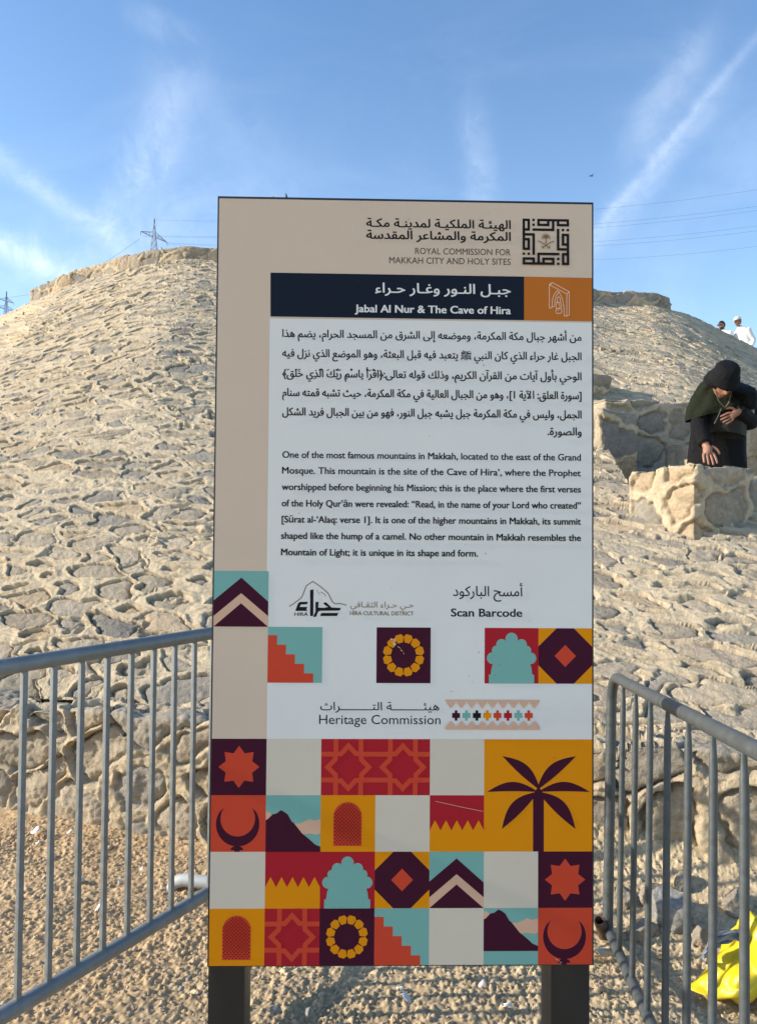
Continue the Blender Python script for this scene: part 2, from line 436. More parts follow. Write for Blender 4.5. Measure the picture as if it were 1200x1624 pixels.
# ------------------------------------------------------------------ stone walls
def stone_wall(name, path, z0, z1, thick, res, cell, seed, relief, label, cat='wall', group=None, recess=False, gap=(.05, .16), wob=.03, parent=None, smooth=3, rnd=.05, grey=1.0, warp=.22, lumpy=.6):
    pts = np.array(path, float)
    d = np.concatenate([[0], np.cumsum(np.hypot(*np.diff(pts, axis=0).T))])
    n = max(8, int(d[-1]/res))
    a = np.linspace(0, d[-1], n)
    px = np.interp(a, d, pts[:, 0]); py = np.interp(a, d, pts[:, 1])
    kr = max(1, int(rnd/res))
    for _ in range(smooth):
        qx, qy = px.copy(), py.copy()
        for k in (kr,):
            qx[k:-k] = (px[:-2*k]+px[2*k:]+2*px[k:-k])/4; qy[k:-k] = (py[:-2*k]+py[2*k:]+2*py[k:-k])/4
        px, py = qx, qy
    tx = np.gradient(px); ty = np.gradient(py); l = np.hypot(tx, ty)+1e-9; tx /= l; ty /= l
    ox, oy = ty, -tx
    top = (z1(a) if callable(z1) else np.full(n, z1)) + wob*fbm(a*3.2, a*0+seed, 3, seed)
    bot = (z0(a) if callable(z0) else np.full(n, z0))
    H = float(np.max(top-bot))
    prof = [(0, 0, 0)]
    nh = max(3, int(H/res)); nt = max(3, int(thick/res))
    q = [(0.0, k/nh) for k in range(nh)] + [(-thick*k/nt, 1.0) for k in range(nt)] + [(-thick, 1-k/(nh//3+1)) for k in range(nh//3+2)]
    q = np.array(q)
    sm = q.copy()
    for _ in range(2): sm[2:-2] = (sm[:-4]+sm[4:]+2*sm[2:-2])/4
    o_ = sm[:, 0]; z_ = sm[:, 1]
    P = np.empty((n, len(q), 3))
    P[..., 0] = px[:, None] + ox[:, None]*o_[None]; P[..., 1] = py[:, None] + oy[:, None]*o_[None]
    P[..., 2] = bot[:, None] + (top-bot)[:, None]*z_[None]
    vv = np.concatenate([[0], np.cumsum(np.hypot(np.diff(o_), np.diff(z_)*H))])
    u = np.repeat(a[:, None], len(q), 1); v = np.repeat(vv[None], n, 0)
    h, col, mask = stonework(u+seed*3.7, v+seed*1.9, cell[0], cell[1], seed, relief, gap=gap, recess=recess, warp=warp, sharp=.035, grey=grey, lumpy=lumpy)
    Nn = normals(P)
    out = np.stack([ox[:, None]+0*v, oy[:, None]+0*v, 0*v+.6], -1)
    mid = nh//2
    sgn = np.sign(np.sum(Nn[:, mid]*out[:, mid], -1)).mean()
    Nn = Nn*(1 if sgn > 0 else -1)
    P = P + Nn*(h + .016*fbm(u*2, v*2, 3, seed+3) + .004*fbm(u*14, v*14, 3, seed+4))[..., None]
    # closed ends
    e0 = P[0].copy(); e1 = P[-1].copy()
    m0 = np.array([px[0]-ox[0]*thick/2, py[0]-oy[0]*thick/2]); m1 = np.array([px[-1]-ox[-1]*thick/2, py[-1]-oy[-1]*thick/2])
    caps0 = []; caps1 = []
    for f in (1.0, .66, .33):
        c0 = e0.copy(); c0[:, :2] = e0[:, :2]*(1-f)+m0*f; caps0.append(c0)
        c1 = e1.copy(); c1[:, :2] = e1[:, :2]*(1-f)+m1*f; caps1.append(c1)
    P = np.concatenate([np.stack(caps0), P, np.stack(caps1[::-1])], 0)
    col = np.concatenate([np.repeat(col[:1], 3, 0), col, np.repeat(col[-1:], 3, 0)], 0)
    o = grid_mesh(name, P, STONE, col, parent, flip=(sgn < 0))
    if label: tag(o, label, cat, group)
    return o

# long low retaining wall at the foot of the mound
xs_ = np.linspace(-3.6, 2.8, 60)
stone_wall('retaining_wall', [(x, wall_y(x) + .05*math.sin(x*2.3)) for x in xs_], -.12, .63, .42, 
           .0080, (.36, .28), 211, .058,
           'low rough rubble retaining wall along the foot of the hill behind both barriers', wob=.04, gap=(.02, .17), rnd=.02, recess=True, grey=.9, warp=.3, lumpy=.7)
# parapet round the crown
par = catmull(TOP, np.linspace(2.5, 9.04, 220))
par_l = np.concatenate([[0], np.cumsum(np.hypot(*np.diff(par[:, :2], axis=0).T))])
stone_wall('parapet_wall', [tuple(p[:2]) for p in par], lambda a: np.interp(a, par_l, par[:, 2])-.15, lambda a: np.interp(a, par_l, par[:, 2])+.32, .35, .018, (.34, .24), 223, .034,
           'curved stone parapet crowning the top of the hill under the sky', wob=.02, gap=(.03, .14), grey=1.6, smooth=1, rnd=.02, recess=True)
# walls round the stair
G = 'stepped stone walls beside the stair'
stone_wall('stair_wall', [(1.84, 5.64), (1.95, 5.44), (2.146, 5.2), (2.68, 5.46), (2.66, 5.95)], 1.25, 2.045, .28, .0085, (.36, .34), 231, .026,
           'chunky stone corner wall in front of the bending person in black', group=G, wob=.02, recess=True, gap=(.05, .15), smooth=1, rnd=.012, grey=1.9)
stone_wall('stair_wall', [(1.50, 7.2), (1.78, 6.98), (2.00, 6.80), (2.36, 6.98), (2.34, 7.35)], 1.9, 2.68, .35, .010, (.40, .34), 241, .028,
           'square stone wall end left of the person in black beside the sign edge', group=G, wob=.02, recess=True, gap=(.05, .15), smooth=1, rnd=.012, grey=1.9)
stone_wall('stair_wall', [(1.65, 8.25), (2.22, 8.02), (2.52, 8.26), (2.5, 8.7)], 2.5, 3.30, .35, .012, (.44, .40), 251, .028,
           'highest small stone wall end close to the right edge of the sign', group=G, wob=.02, recess=True, gap=(.05, .15), smooth=1, rnd=.012, grey=1.9)
stone_wall('back_wall', [(2.25, 7.55), (2.9, 7.72), (4.4, 8.2)], 1.3, 2.93, .35, .011, (.42, .34), 261, .030,
           'shaded stone wall behind the person in black, big rounded stones', wob=.03, recess=True, gap=(.05, .15), smooth=1, rnd=.012, grey=1.9)
stone_wall('stair_wall', [(3.02, 6.95), (3.1, 6.55), (3.9, 6.85)], 1.3, 2.50, .4, .014, (.40, .22), 271, .028,
           'low sunlit stone block at the right of the person in black', group=G, wob=.02, recess=True, smooth=1, rnd=.012)
st = empty('stone_stairs', (2.75, 5.4, 1.2), 'worn stone steps climbing beside the wall at the right edge', 'stairs')
for i in range(6):
    y = 5.42 + .30*i; zt = 1.50 + .165*(i+1) - .1
    o = stone_wall('step', [(2.78, y), (3.5, y+.12), (4.5, y+.25)], 1.1, zt, .36, .018, (.5, .3), 300+i, .02, None, wob=.012, parent=st)
    o.matrix_parent_inverse = Matrix.Translation((2.75, 5.4, 1.2)).inverted()
for i in range(2):
    y = 6.95 + .24*i
    o = stone_wall('step', [(2.36, y), (2.8, y+.1), (3.6, y+.3)], 1.1, 2.04+.17*i, .3, .016, (.5, .3), 320+i, .02, None, wob=.012, parent=st)
    o.matrix_parent_inverse = Matrix.Translation((2.75, 5.4, 1.2)).inverted()
xx, yy = np.meshgrid(np.linspace(1.9, 2.95, 70), np.linspace(5.2, 7.1, 120), indexing='ij')
hh, cc, _ = stonework(xx, yy, .4, .4, 333, .02)
o = grid_mesh('landing', np.stack([xx, yy, 1.46+hh], -1), STONE, cc, st)
o.matrix_parent_inverse = Matrix.Translation((2.75, 5.4, 1.2)).inverted()
# footpath on the far right flank of the mound
xx, yy = np.meshgrid(np.concatenate([[3.0], np.linspace(8, 13, 58), [21.0]]), np.concatenate([[16.5], np.linspace(19, 24, 68), [33.0]]), indexing='ij')
hh, cc, _ = stonework(xx, yy, .5, .4, 341, .03)
hh[0] = hh[-1] = -5; hh[:, 0] = hh[:, -1] = -5
o = grid_mesh('footpath', np.stack([xx, yy, 5.50+hh], -1), STONE, cc); tag(o, kind='structure')

# ------------------------------------------------------------------ the information sign
BW, BH = 1.019, 2.047
BC = Vector((.0696, 2.05, EYE-.1163))
bn = Vector((math.sin(YAW), -math.cos(YAW), 0)); bd = Vector((math.cos(YAW), math.sin(YAW), 0))
BZ0 = BC.z - BH/2                     # bottom of the panel above ground
sign = empty('information_sign', (BC.x, BC.y, 0), 'tall bilingual information sign with colourful tile pattern on two dark posts', 'sign', rz=YAW)
def B(px, py):
    """survey pixel -> (along, up) on the sign's face, in metres"""
    d = direction(px, py); o = Vector((0, 0, EYE))
    t = (BC-o).dot(bn)/d.dot(bn); p = o + d*t
    return ((p-BC).dot(bd), p.z)
FACE = -.0035                         # print lies on the front of the 25 mm panel (local -y)
PR = dict(
    white=(.78, .765, .705), beige=(.68, .53, .395), navy=(.011, .016, .028), orange=(.78, .275, .004), banner_orange=(.52, .155, .022), maroon=(.056, .008, .024),
    red=(.42, .016, .026), coral=(.62, .066, .030), teal=(.20, .43, .375), pale=(.68, .60, .47), peach=(.70, .43, .29), black=(.012, .012, .014),
    brown=(.22, .13, .06), ink=(.016, .016, .02), grey_ink=(.085, .070, .055), line=(.80, .50, .33), crimson=(.26, .008, .010))
def pm(k):
    return mat('print_'+k, PR[k], 0.55, var=.03, vscale=5.0, spec=.09, bump=.05, bscale=30, bdist=.001, detail=8)
class Art:
    """flat printed shapes in sign coordinates (a, z); each shape a hair in front of the one before"""
    level = 0
    def __init__(s, base=0.0002): s.v = []; s.f = []; s.mi = []; s.keys = []; s.off = base
    def key(s, k):
        if k not in s.keys: s.keys.append(k)
        return s.keys.index(k)
    def poly(s, pts, k):
        s.off += 4e-5
        k0 = len(s.v); P = [Vector((p[0], p[1], 0)) for p in pts]
        tris = tessellate_polygon([P])
        s.v += [(p.x, FACE - s.off, p.y) for p in P]
        for t in tris:
            a, b, c = (P[i] for i in t)
            n = (b-a).cross(c-a).z
            s.f.append(tuple(k0+i for i in (t if n > 0 else t[::-1]))); s.mi.append(s.key(k))
    def rect(s, x0, y0, x1, y1, k): s.poly([(x0, y0), (x1, y0), (x1, y1), (x0, y1)], k)
    def stroke(s, pts, w, k, closed=False):
        P = [Vector((p[0], p[1])) for p in pts]; n = len(P); l = []; r = []
        for i in range(n):
            a = P[i-1] if (i > 0 or closed) else None; b = P[(i+1) % n] if (i < n-1 or closed) else None
            d1 = (P[i]-a).normalized() if a is not None else None; d2 = (b-P[i]).normalized() if b is not None else None
            if d1 is None: d1 = d2
            if d2 is None: d2 = d1
            n1 = Vector((-d1.y, d1.x)); n2 = Vector((-d2.y, d2.x)); m = (n1+n2)
            m = m.normalized() if m.length > 1e-6 else n1
            c = max(.35, m.dot(n1)); m = m*(w/2/c)
            l.append(P[i]+m); r.append(P[i]-m)
        s.off += 4e-5; k0 = len(s.v)
        s.v += [(p.x, FACE-s.off, p.y) for p in l] + [(p.x, FACE-s.off, p.y) for p in r]
        for i in range(n if closed else n-1):
            j = (i+1) % n
            s.f.append((k0+n+i, k0+n+j, k0+j, k0+i)); s.mi.append(s.key(k))
    def mesh(s, verts2, faces, k):
        s.off += 4e-5; k0 = len(s.v)
        s.v += [(x, FACE-s.off, y) for x, y in verts2]
        s.f += [tuple(k0+i for i in f) for f in faces]; s.mi += [s.key(k)]*len(faces)
    def build(s, name, parent, label=None):
        o = meshobj(name, s.v, s.f, [pm(k) for k in s.keys], parent, smooth=False)
        o.data.polygons.foreach_set('material_index', s.mi)
        if label: o['label'] = label
        return o
def circle(cx, cy, rx, n=28, a0=0, a1=2*math.pi, ry=None):
    ry = rx if ry is None else ry
    return [(cx+rx*math.cos(a0+(a1-a0)*i/n), cy+ry*math.sin(a0+(a1-a0)*i/n)) for i in range(n if a1-a0 > 6.28 else n+1)]

# panel, posts
TH = .026
m = MB(); m.box((0, TH/2, BZ0+BH/2), (BW/2, TH/2, BH/2), bev=.0015); panel = m.build('panel', DARKSTEEL, sign)
FACE = -.0005
for sgn, (x0, x1) in ((-1, (326, 385)), (1, (878, 940))):
    a0 = B(x0, 1580)[0]; a1 = B(x1, 1580)[0]
    m = MB(); m.box(((a0+a1)/2, .004+.06, (BZ0+.9)/2-.15), (abs(a1-a0)/2, .058, (BZ0+.9)/2+.15), bev=.003)
    # posts run up behind the panel
    for i, v in enumerate(m.v): m.v[i] = Vector((v.x, v.y+TH, v.z))
    m.build('post', DARKSTEEL, sign)
A0, A1 = -BW/2+.0045, BW/2-.0045; Z0, Z1 = BZ0+.003, BZ0+BH-.0065
TW = (A1-A0)/7; TH_ = .1478
def zrow(r): return Z0 + TH_*r          # row edges counted up from the bottom
bg = Art(0)
bg.rect(A0, Z0, A1, Z1, 'beige')
aw = A0+TW
wt = B(435, 503)[1]
bg.poly([(B(428, 505)[0], zrow(6)), (aw, zrow(6)), (aw, zrow(4)), (A1, zrow(4)), (A1, B(940, 512)[1]), (B(428, 505)[0], B(428, 505)[1])], 'white')
bg.build('printed_face', panel)

# --- tile artwork, unit square (0..1, y up)
def tile(name, c, r, fn, label=None, w=1, h=1):
    A = Art(.0004)
    x0, y0 = A0+TW*c, zrow(r)
    if c == 6 or c+w == 7: sx = (A1-x0)/w
    else: sx = TW
    class T:
        def p(s, pts): return [(x0+x*sx, y0+y*TH_) for x, y in pts]
        def poly(s, pts, k): A.poly(s.p(pts), k)
        def rect(s, a, b, c_, d, k): A.rect(x0+a*sx, y0+b*TH_, x0+c_*sx, y0+d*TH_, k)
        def stroke(s, pts, wd, k, closed=False): A.stroke(s.p(pts), wd*sx, k, closed)
    fn(T()); return A.build(name, panel, label)
def t_star(t):
    t.rect(0, 0, 1, 1, 'maroon')
    t.poly([(.5+(.375 if i % 2 == 0 else .262)*math.sin(i*math.pi/8), .5+(.375 if i % 2 == 0 else .262)*math.cos(i*math.pi/8)) for i in range(16)], 'coral')
def t_crescent(t):
    t.rect(0, 0, 1, 1, 'coral')
    o = circle(.49, .49, .395, 40, R(145), R(395)); i = circle(.49, .585, .315, 40, R(142), R(398))
    t.poly(o + i[::-1], 'maroon')
    t.poly(circle(.48, .03, .115, 16, 0, math.pi, ry=.075), 'maroon'); t.rect(.43, 0.0, .53, .03, 'maroon')
def t_mountain(t, b=0.0):
    t.rect(0, 0, 1, 1, 'teal')
    t.poly([(0, .54+b), (0, .71+b), (.06, .70+b), (.12, .64+b), (.2, .67+b), (.2, .54+b)], 'peach')
    t.poly([(.5, .5+b), (.62, .50+b), (.70, .53+b), (.8, .58+b), (.88, .55+b), (1, .58+b), (1, .33+b), (.93, .30+b), (.8, .32+b), (.62, .30+b), (.55, .34+b)], 'peach')
    top = [(0, .56+b), (.04, .58+b), (.12, .66+b), (.2, .68+b), (.27, .735+b), (.33, .71+b), (.4, .66+b), (.47, .54+b), (.52, .50+b), (.66, .33+b), (.8, .22+b), (.9, .13+b), (1, .09+b)]
    t.poly([(0, b if b else 0)] + top[:-1] + [(1, (.09+b)), (1, b)], 'maroon')
def t_mountain_low(t): t_mountain(t, .24)
def t_window(t):
    t.rect(0, 0, 1, 1, 'orange')
    arch = [(.235, .10), (.755, .10), (.755, .62)] + circle(.495, .62, .26, 20, 0.02, math.pi-.02) + [(.235, .62)]
    t.poly(arch, 'coral')
    # dark diamonds of the grille, kept inside the arch
    n = 8; st_ = .52/n/1.0
    for j in range(-1, 30):
        for i in range(-1, 2*n):
            cx = .235 + st_*(i+.5 if j % 2 else i+1.0); cy = .10 + st_*.5*(j+1)
            d = st_*.29
            if cx-d < .235 or cx+d > .757 or cy-d < .10: continue
            if cy > .62 and math.hypot(cx-.495, cy-.62) + d > .268: continue
            t.poly([(cx-d, cy), (cx, cy-d), (cx+d, cy), (cx, cy+d)], 'crimson')
def t_zigzag(t):
    t.rect(0, 0, 1, 1, 'red')
    pts = [(0, 0), (1, 0)]
    z = []
    for k in range(5):
        z += [(k/5, .375), (k/5+.1, .555)]
    z += [(1, .375)]
    t.poly([(0, 0), (1, 0)] + z[::-1], 'orange')
def t_arch(t):
    t.rect(0, 0, 1, 1, 'red')
    for cx, cy, r in ((.5, .80, .115), (.315, .70, .10), (.685, .70, .10), (.215, .60, .08), (.785, .60, .08), (.145, .455, .105), (.855, .455, .105)):
        t.poly(circle(cx, cy, r, 24), 'teal')
    t.poly([(.08, 0), (.08, .16), (.115, .16), (.13, .28), (.17, .40), (.22, .6), (.33, .72), (.5, .82), (.67, .72), (.78, .6), (.83, .40), (.87, .28), (.885, .16), (.92, .16), (.92, 0)], 'teal')
def t_diamond(t):
    t.rect(0, 0, 1, 1, 'orange')
    t.poly([(.34, 0), (.66, 0), (1, .33), (1, .67), (.66, 1), (.34, 1), (0, .67), (0, .33)], 'maroon')
    t.poly([(.5, .3), (.7, .5), (.5, .7), (.3, .5)], 'coral')
def t_chevron(t):
    t.rect(0, 0, 1, 1, 'teal')
    t.poly([(0, 0), (1, 0), (1, .45), (.5, .88), (0, .47)], 'maroon')
    t.poly([(0, .0), (.5, .42), (1, .0), (1, .19), (.5, .60), (0, .19)], 'peach')
def t_ring(t):
    t.rect(0, 0, 1, 1, 'maroon')
    for k in range(12):
        a = R(15+30*k); d = Vector((math.cos(a), math.sin(a))); n = Vector((-d.y, d.x)); c = Vector((.5, .5)) + d*.305
        t.poly([tuple(c+n*.045-d*.075), tuple(c+n*.085+d*.02), tuple(c+n*.05+d*.075), tuple(c-n*.05+d*.075), tuple(c-n*.085+d*.02), tuple(c-n*.045-d*.075)][::-1], 'orange')
def t_ring_worn(t):
    t_ring(t)
    rnd = random.Random(3)
    for k in range(16):
        cx, cy = .29+rnd.uniform(-.06, .06), .74+rnd.uniform(-.06, .06); r = rnd.uniform(.008, .03)
        t.poly([(cx+r*rnd.uniform(.5, 1.2)*math.cos(a), cy+r*rnd.uniform(.5, 1.2)*math.sin(a)) for a in (0, 1.2, 2.4, 3.7, 5)], rnd.choice(['peach', 'peach', 'pale', 'orange']))
    for k in range(5):
        t.stroke([(.36+.03*k, .69-.03*k), (.41+.03*k, .66-.035*k), (.43+.025*k, .61-.03*k)], .012, rnd.choice(['black', 'peach', 'black']))
def t_stairs(t):
    t.rect(0, 0, 1, 1, 'teal')
    p = [(0, 0), (.84, 0), (.84, .17), (.67, .17), (.67, .34), (.50, .34), (.50, .51), (.335, .51), (.335, .68), (.17, .68), (.17, .85), (0, .85)]
    t.poly(p, 'coral')
def t_lattice(t):
    t.rect(0, 0, 1, 1, 'red')
    w = .085
    for x in (.27, .73):
        t.rect(x-w/2, 0, x+w/2, .23, 'coral'); t.rect(x-w/2, .77, x+w/2, 1, 'coral')
        t.rect(0, x-w/2, .23, x+w/2, 'coral'); t.rect(.77, x-w/2, 1, x+w/2, 'coral')
    q = [(0, .38), (.135, .24), (.235, .24), (.235, .135), (.38, 0)]
    pts = []
    for k in range(4):
        for x, y in q[:-1]:
            for _ in range(k): x, y = y, -x
            pts.append((.5+x, .5+y))
    t.stroke(pts, w, 'coral', True)
def t_palm(t):
    t.rect(0, 0, 2, 2, 'orange')
    t.poly([(.905, 0), (1.105, 0), (1.105, 1.02), (1.005, 1.16), (.905, 1.02)], 'maroon')
    def leaf(b, e, up, lo):
        b, e = Vector(b), Vector(e); d = e-b; n = Vector((-d.y, d.x))
        A_ = []; B_ = []
        for i in range(13):
            u = i/12; w_ = math.sin(math.pi*min(1, u*.94+.06))
            A_.append(b+d*u+n*(up*w_)); B_.append(b+d*u+n*(lo*w_))
        t.poly([tuple(p) for p in (A_+B_[::-1])], 'maroon')
    c = (1.0, 1.10)
    leaf((1.0, 1.12), (.335, 1.70), -.20, .03); leaf((1.01, 1.12), (1.70, 1.70), .20, -.03)
    leaf((.95, 1.06), (.05, 1.06), -.20, -.015); leaf((1.05, 1.06), (1.96, 1.06), .20, .015)
    leaf((.97, 1.03), (.33, .40), -.22, .04); leaf((1.03, 1.03), (1.69, .40), .22, -.04)
def t_plain(k): return lambda t: t.rect(0, 0, 1, 1, k)
# row 6.. counted up from the bottom edge
for c, r, nm, fn in ((0, 6, 'chevron_tile', t_chevron), (1, 5, 'stair_tile', t_stairs), (3, 5, 'rosette_tile', t_ring_worn), (5, 5, 'arch_tile', t_arch), (6, 5, 'diamond_tile', t_diamond),
                     (0, 3, 'star_tile', t_star), (1, 3, 'plain_tile', t_plain('pale')), (2, 3, 'lattice_tile', t_lattice), (3, 3, 'lattice_tile', t_lattice), (4, 3, 'plain_tile', t_plain('pale')),
                     (0, 2, 'crescent_tile', t_crescent), (1, 2, 'mountain_tile', t_mountain), (2, 2, 'window_tile', t_window), (3, 2, 'plain_tile', t_plain('pale')), (4, 2, 'zigzag_tile', t_zigzag),
                     (0, 1, 'plain_tile', t_plain('pale')), (1, 1, 'zigzag_tile', t_zigzag), (2, 1, 'arch_tile', t_arch), (3, 1, 'diamond_tile', t_diamond), (4, 1, 'chevron_tile', t_chevron), (5, 1, 'plain_tile', t_plain('pale')), (6, 1, 'star_tile', t_star),
                     (0, 0, 'window_tile', t_window), (1, 0, 'lattice_tile', t_lattice), (2, 0, 'rosette_tile', t_ring), (3, 0, 'stair_tile', t_stairs), (4, 0, 'plain_tile', t_plain('pale')), (5, 0, 'mountain_tile', t_mountain_low), (6, 0, 'crescent_tile', t_crescent)):
    tile(nm, c, r, fn, 'rosette tile with a scraped white patch' if fn is t_ring_worn else None)
tile('palm_tile', 5, 2, t_palm, 'orange double tile with a maroon palm', 2, 2)

# --- lettering
_dg = None
def text_mesh(body, bold=0.0, shear=0.0):
    cu = bpy.data.curves.new('lettering_curve', 'FONT'); cu.body = body; cu.size = 1; cu.resolution_u = 3; cu.offset = bold; cu.shear = shear
    ob = bpy.data.objects.new('lettering_curve', cu); C.objects.link(ob)
    dg = bpy.context.evaluated_depsgraph_get(); dg.update()
    me = bpy.data.meshes.new_from_object(ob.evaluated_get(dg), depsgraph=dg)
    V = [(v.co.x, v.co.y) for v in me.vertices]; Fc = [tuple(p.vertices) for p in me.polygons]
    bpy.data.objects.remove(ob); bpy.data.curves.remove(cu); bpy.data.meshes.remove(me)
    out = []
    for f in Fc:
        n = sum(V[f[i]][0]*V[f[(i+1) % len(f)]][1]-V[f[(i+1) % len(f)]][0]*V[f[i]][1] for i in range(len(f)))
        out.append(f if n > 0 else f[::-1])
    return V, out
def outline_mesh(body):
    """letters filled by the non-zero rule, so overlapping strokes of one letter stay solid"""
    from mathutils.geometry import delaunay_2d_cdt
    cu = bpy.data.curves.new('lettering_curve', 'FONT'); cu.body = body; cu.size = 1
    ob = bpy.data.objects.new('lettering_curve', cu); C.objects.link(ob)
    dg = bpy.context.evaluated_depsgraph_get(); dg.update()
    c2 = ob.evaluated_get(dg).to_curve(dg)
    loops = []
    for sp in c2.splines:
        bp = sp.bezier_points; k = len(bp); L_ = []
        for i in range(k):
            a, b = bp[i], bp[(i+1) % k]
            p0, p1, p2, p3 = a.co, a.handle_right, b.handle_left, b.co
            chord = (p3-p0).length
            n = 1 if abs((p1-p0).length+(p2-p1).length+(p3-p2).length-chord) < 1e-4*max(chord, 1e-6) else 4
            for q in range(n):
                t = q/n; w = 1-t
                L_.append((p0*w**3 + p1*3*w*w*t + p2*3*w*t*t + p3*t**3).to_2d())
        if len(L_) > 2: loops.append(L_)
    ob.to_curve_clear() if hasattr(ob, 'to_curve_clear') else None
    bpy.data.objects.remove(ob); bpy.data.curves.remove(cu)
    V = []; E_ = []
    for L_ in loops:
        k0 = len(V); V += L_; E_ += [(k0+i, k0+(i+1) % len(L_)) for i in range(len(L_))]
    ev = np.array([[*V[a], *V[b]] for a, b in E_])
    ov, oe, of = delaunay_2d_cdt(V, E_, [], 0, 1e-6)[:3]
    P = np.array([tuple(v) for v in ov]); Fc = np.array([list(f) for f in of])
    cen = P[Fc].mean(1)
    x0, y0, x1, y1 = ev.T
    keep = []
    for i in range(0, len(cen), 400):
        c = cen[i:i+400]; X = c[:, :1]; Y = c[:, 1:]
        up = (y0 <= Y) & (y1 > Y); dn = (y0 > Y) & (y1 <= Y)
        side = (x1-x0)*(Y-y0) - (X-x0)*(y1-y0)
        w = (up & (side > 0)).sum(1) - (dn & (side < 0)).sum(1)
        keep.append(w != 0)
    Fc = Fc[np.concatenate(keep)]
    out = []
    for a, b, c in Fc:
        n = (P[b][0]-P[a][0])*(P[c][1]-P[a][1]) - (P[c][0]-P[a][0])*(P[b][1]-P[a][1])
        out.append((int(a), int(b), int(c)) if n > 0 else (int(a), int(c), int(b)))
    used = sorted({i for f in out for i in f}); m_ = {u: i for i, u in enumerate(used)}
    return [tuple(P[u]) for u in used], [tuple(m_[i] for i in f) for f in out]
def put_text(A, body, xl, xr, ybase, cap_px, k, bold=0.0, capref=None, shear=0.0):
    """body between photo columns xl..xr, baseline at photo row ybase (left end), cap height cap_px"""
    OVER = max(0, bold)*1.9
    if any(ord(ch) > 0x600 and ord(ch) > 0x2100 for ch in body): V, Fc = outline_mesh(body)
    else: V, Fc = text_mesh(body, min(0, bold), shear)
    if not V: return
    x0 = min(v[0] for v in V); x1 = max(v[0] for v in V)
    al, zl = B(xl, ybase); ar, _ = B(xr, ybase)
    sx = (ar-al)/(x1-x0)
    sy = cap_px/F*2.05/(capref or .70)
    b = OVER*cap_px/F*2.05
    for dx, dz in (((0, 0),) if not b else ((-b, -b*.4), (b, -b*.4), (-b, b*.4), (b, b*.4))):
        A.mesh([(al+(x-x0)*sx+dx, zl+y*sy+dz) for x, y in V], Fc, k)
FORM = {}
def _f(ch, *codes): FORM[ch] = codes
for ch, c0, n in (('ا', 0xFE8D, 2), ('أ', 0xFE83, 2), ('إ', 0xFE87, 2), ('آ', 0xFE81, 2), ('ب', 0xFE8F, 4), ('ة', 0xFE93, 2), ('ت', 0xFE95, 4), ('ث', 0xFE99, 4), ('ج', 0xFE9D, 4), ('ح', 0xFEA1, 4), ('خ', 0xFEA5, 4),
                  ('د', 0xFEA9, 2), ('ذ', 0xFEAB, 2), ('ر', 0xFEAD, 2), ('ز', 0xFEAF, 2), ('س', 0xFEB1, 4), ('ش', 0xFEB5, 4), ('ص', 0xFEB9, 4), ('ض', 0xFEBD, 4), ('ط', 0xFEC1, 4), ('ظ', 0xFEC5, 4), ('ع', 0xFEC9, 4), ('غ', 0xFECD, 4),
                  ('ف', 0xFED1, 4), ('ق', 0xFED5, 4), ('ك', 0xFED9, 4), ('ل', 0xFEDD, 4), ('م', 0xFEE1, 4), ('ن', 0xFEE5, 4), ('ه', 0xFEE9, 4), ('و', 0xFEED, 2), ('ى', 0xFEEF, 2), ('ي', 0xFEF1, 4), ('ئ', 0xFE89, 4), ('ء', 0xFE80, 1)):
    _f(ch, *[chr(c0+i) for i in range(n)])
FORM['ـ'] = ('ـ', 'ـ', 'ـ', 'ـ')
LAMALEF = {'ا': 0xFEFB, 'أ': 0xFEF7, 'إ': 0xFEF9, 'آ': 0xFEF5}
MIRROR = {'[': ']', ']': '[', '(': ')', ')': '('}
def arabic(s):
    out = []; i = 0
    mark = lambda ch: 0x064B <= ord(ch) <= 0x0652
    while i < len(s):
        ch = s[i]
        if ch not in FORM: out.append(MIRROR.get(ch, ch)); i += 1; continue
        j = i-1
        while j >= 0 and mark(s[j]): j -= 1
        prev = j >= 0 and s[j] in FORM and len(FORM[s[j]]) == 4
        k = i+1
        while k < len(s) and mark(s[k]): k += 1
        if ch == 'ل' and k < len(s) and s[k] in LAMALEF:
            out.append(chr(LAMALEF[s[k]] + (1 if prev else 0))); i = k+1; continue
        nxt = k < len(s) and s[k] in FORM and s[k] != 'ء' and len(FORM[ch]) == 4
        fr = FORM[ch]
        idx = (3 if nxt else 1) if prev else (2 if nxt else 0)
        out.append(fr[min(idx, len(fr)-1)]); i += 1
    return ''.join(out[::-1])
CAPA = .70
# header
A = Art(.0004)
put_text(A, arabic('الهيئـة الملكيـة لمدينـة مكـة'), 581, 809, 359.5, 13.5, 'ink', .020)
put_text(A, arabic('المكرمة والمشاعر المقدسة'), 581, 809, 378.5, 13.5, 'ink', .020)
put_text(A, 'ROYAL COMMISSION FOR', 658, 809, 403.0, 10.2, 'grey_ink', 0)
put_text(A, 'MAKKAH CITY AND HOLY SITES', 617, 809, 417.5, 10.2, 'grey_ink', 0)
A.build('header_lettering', panel)
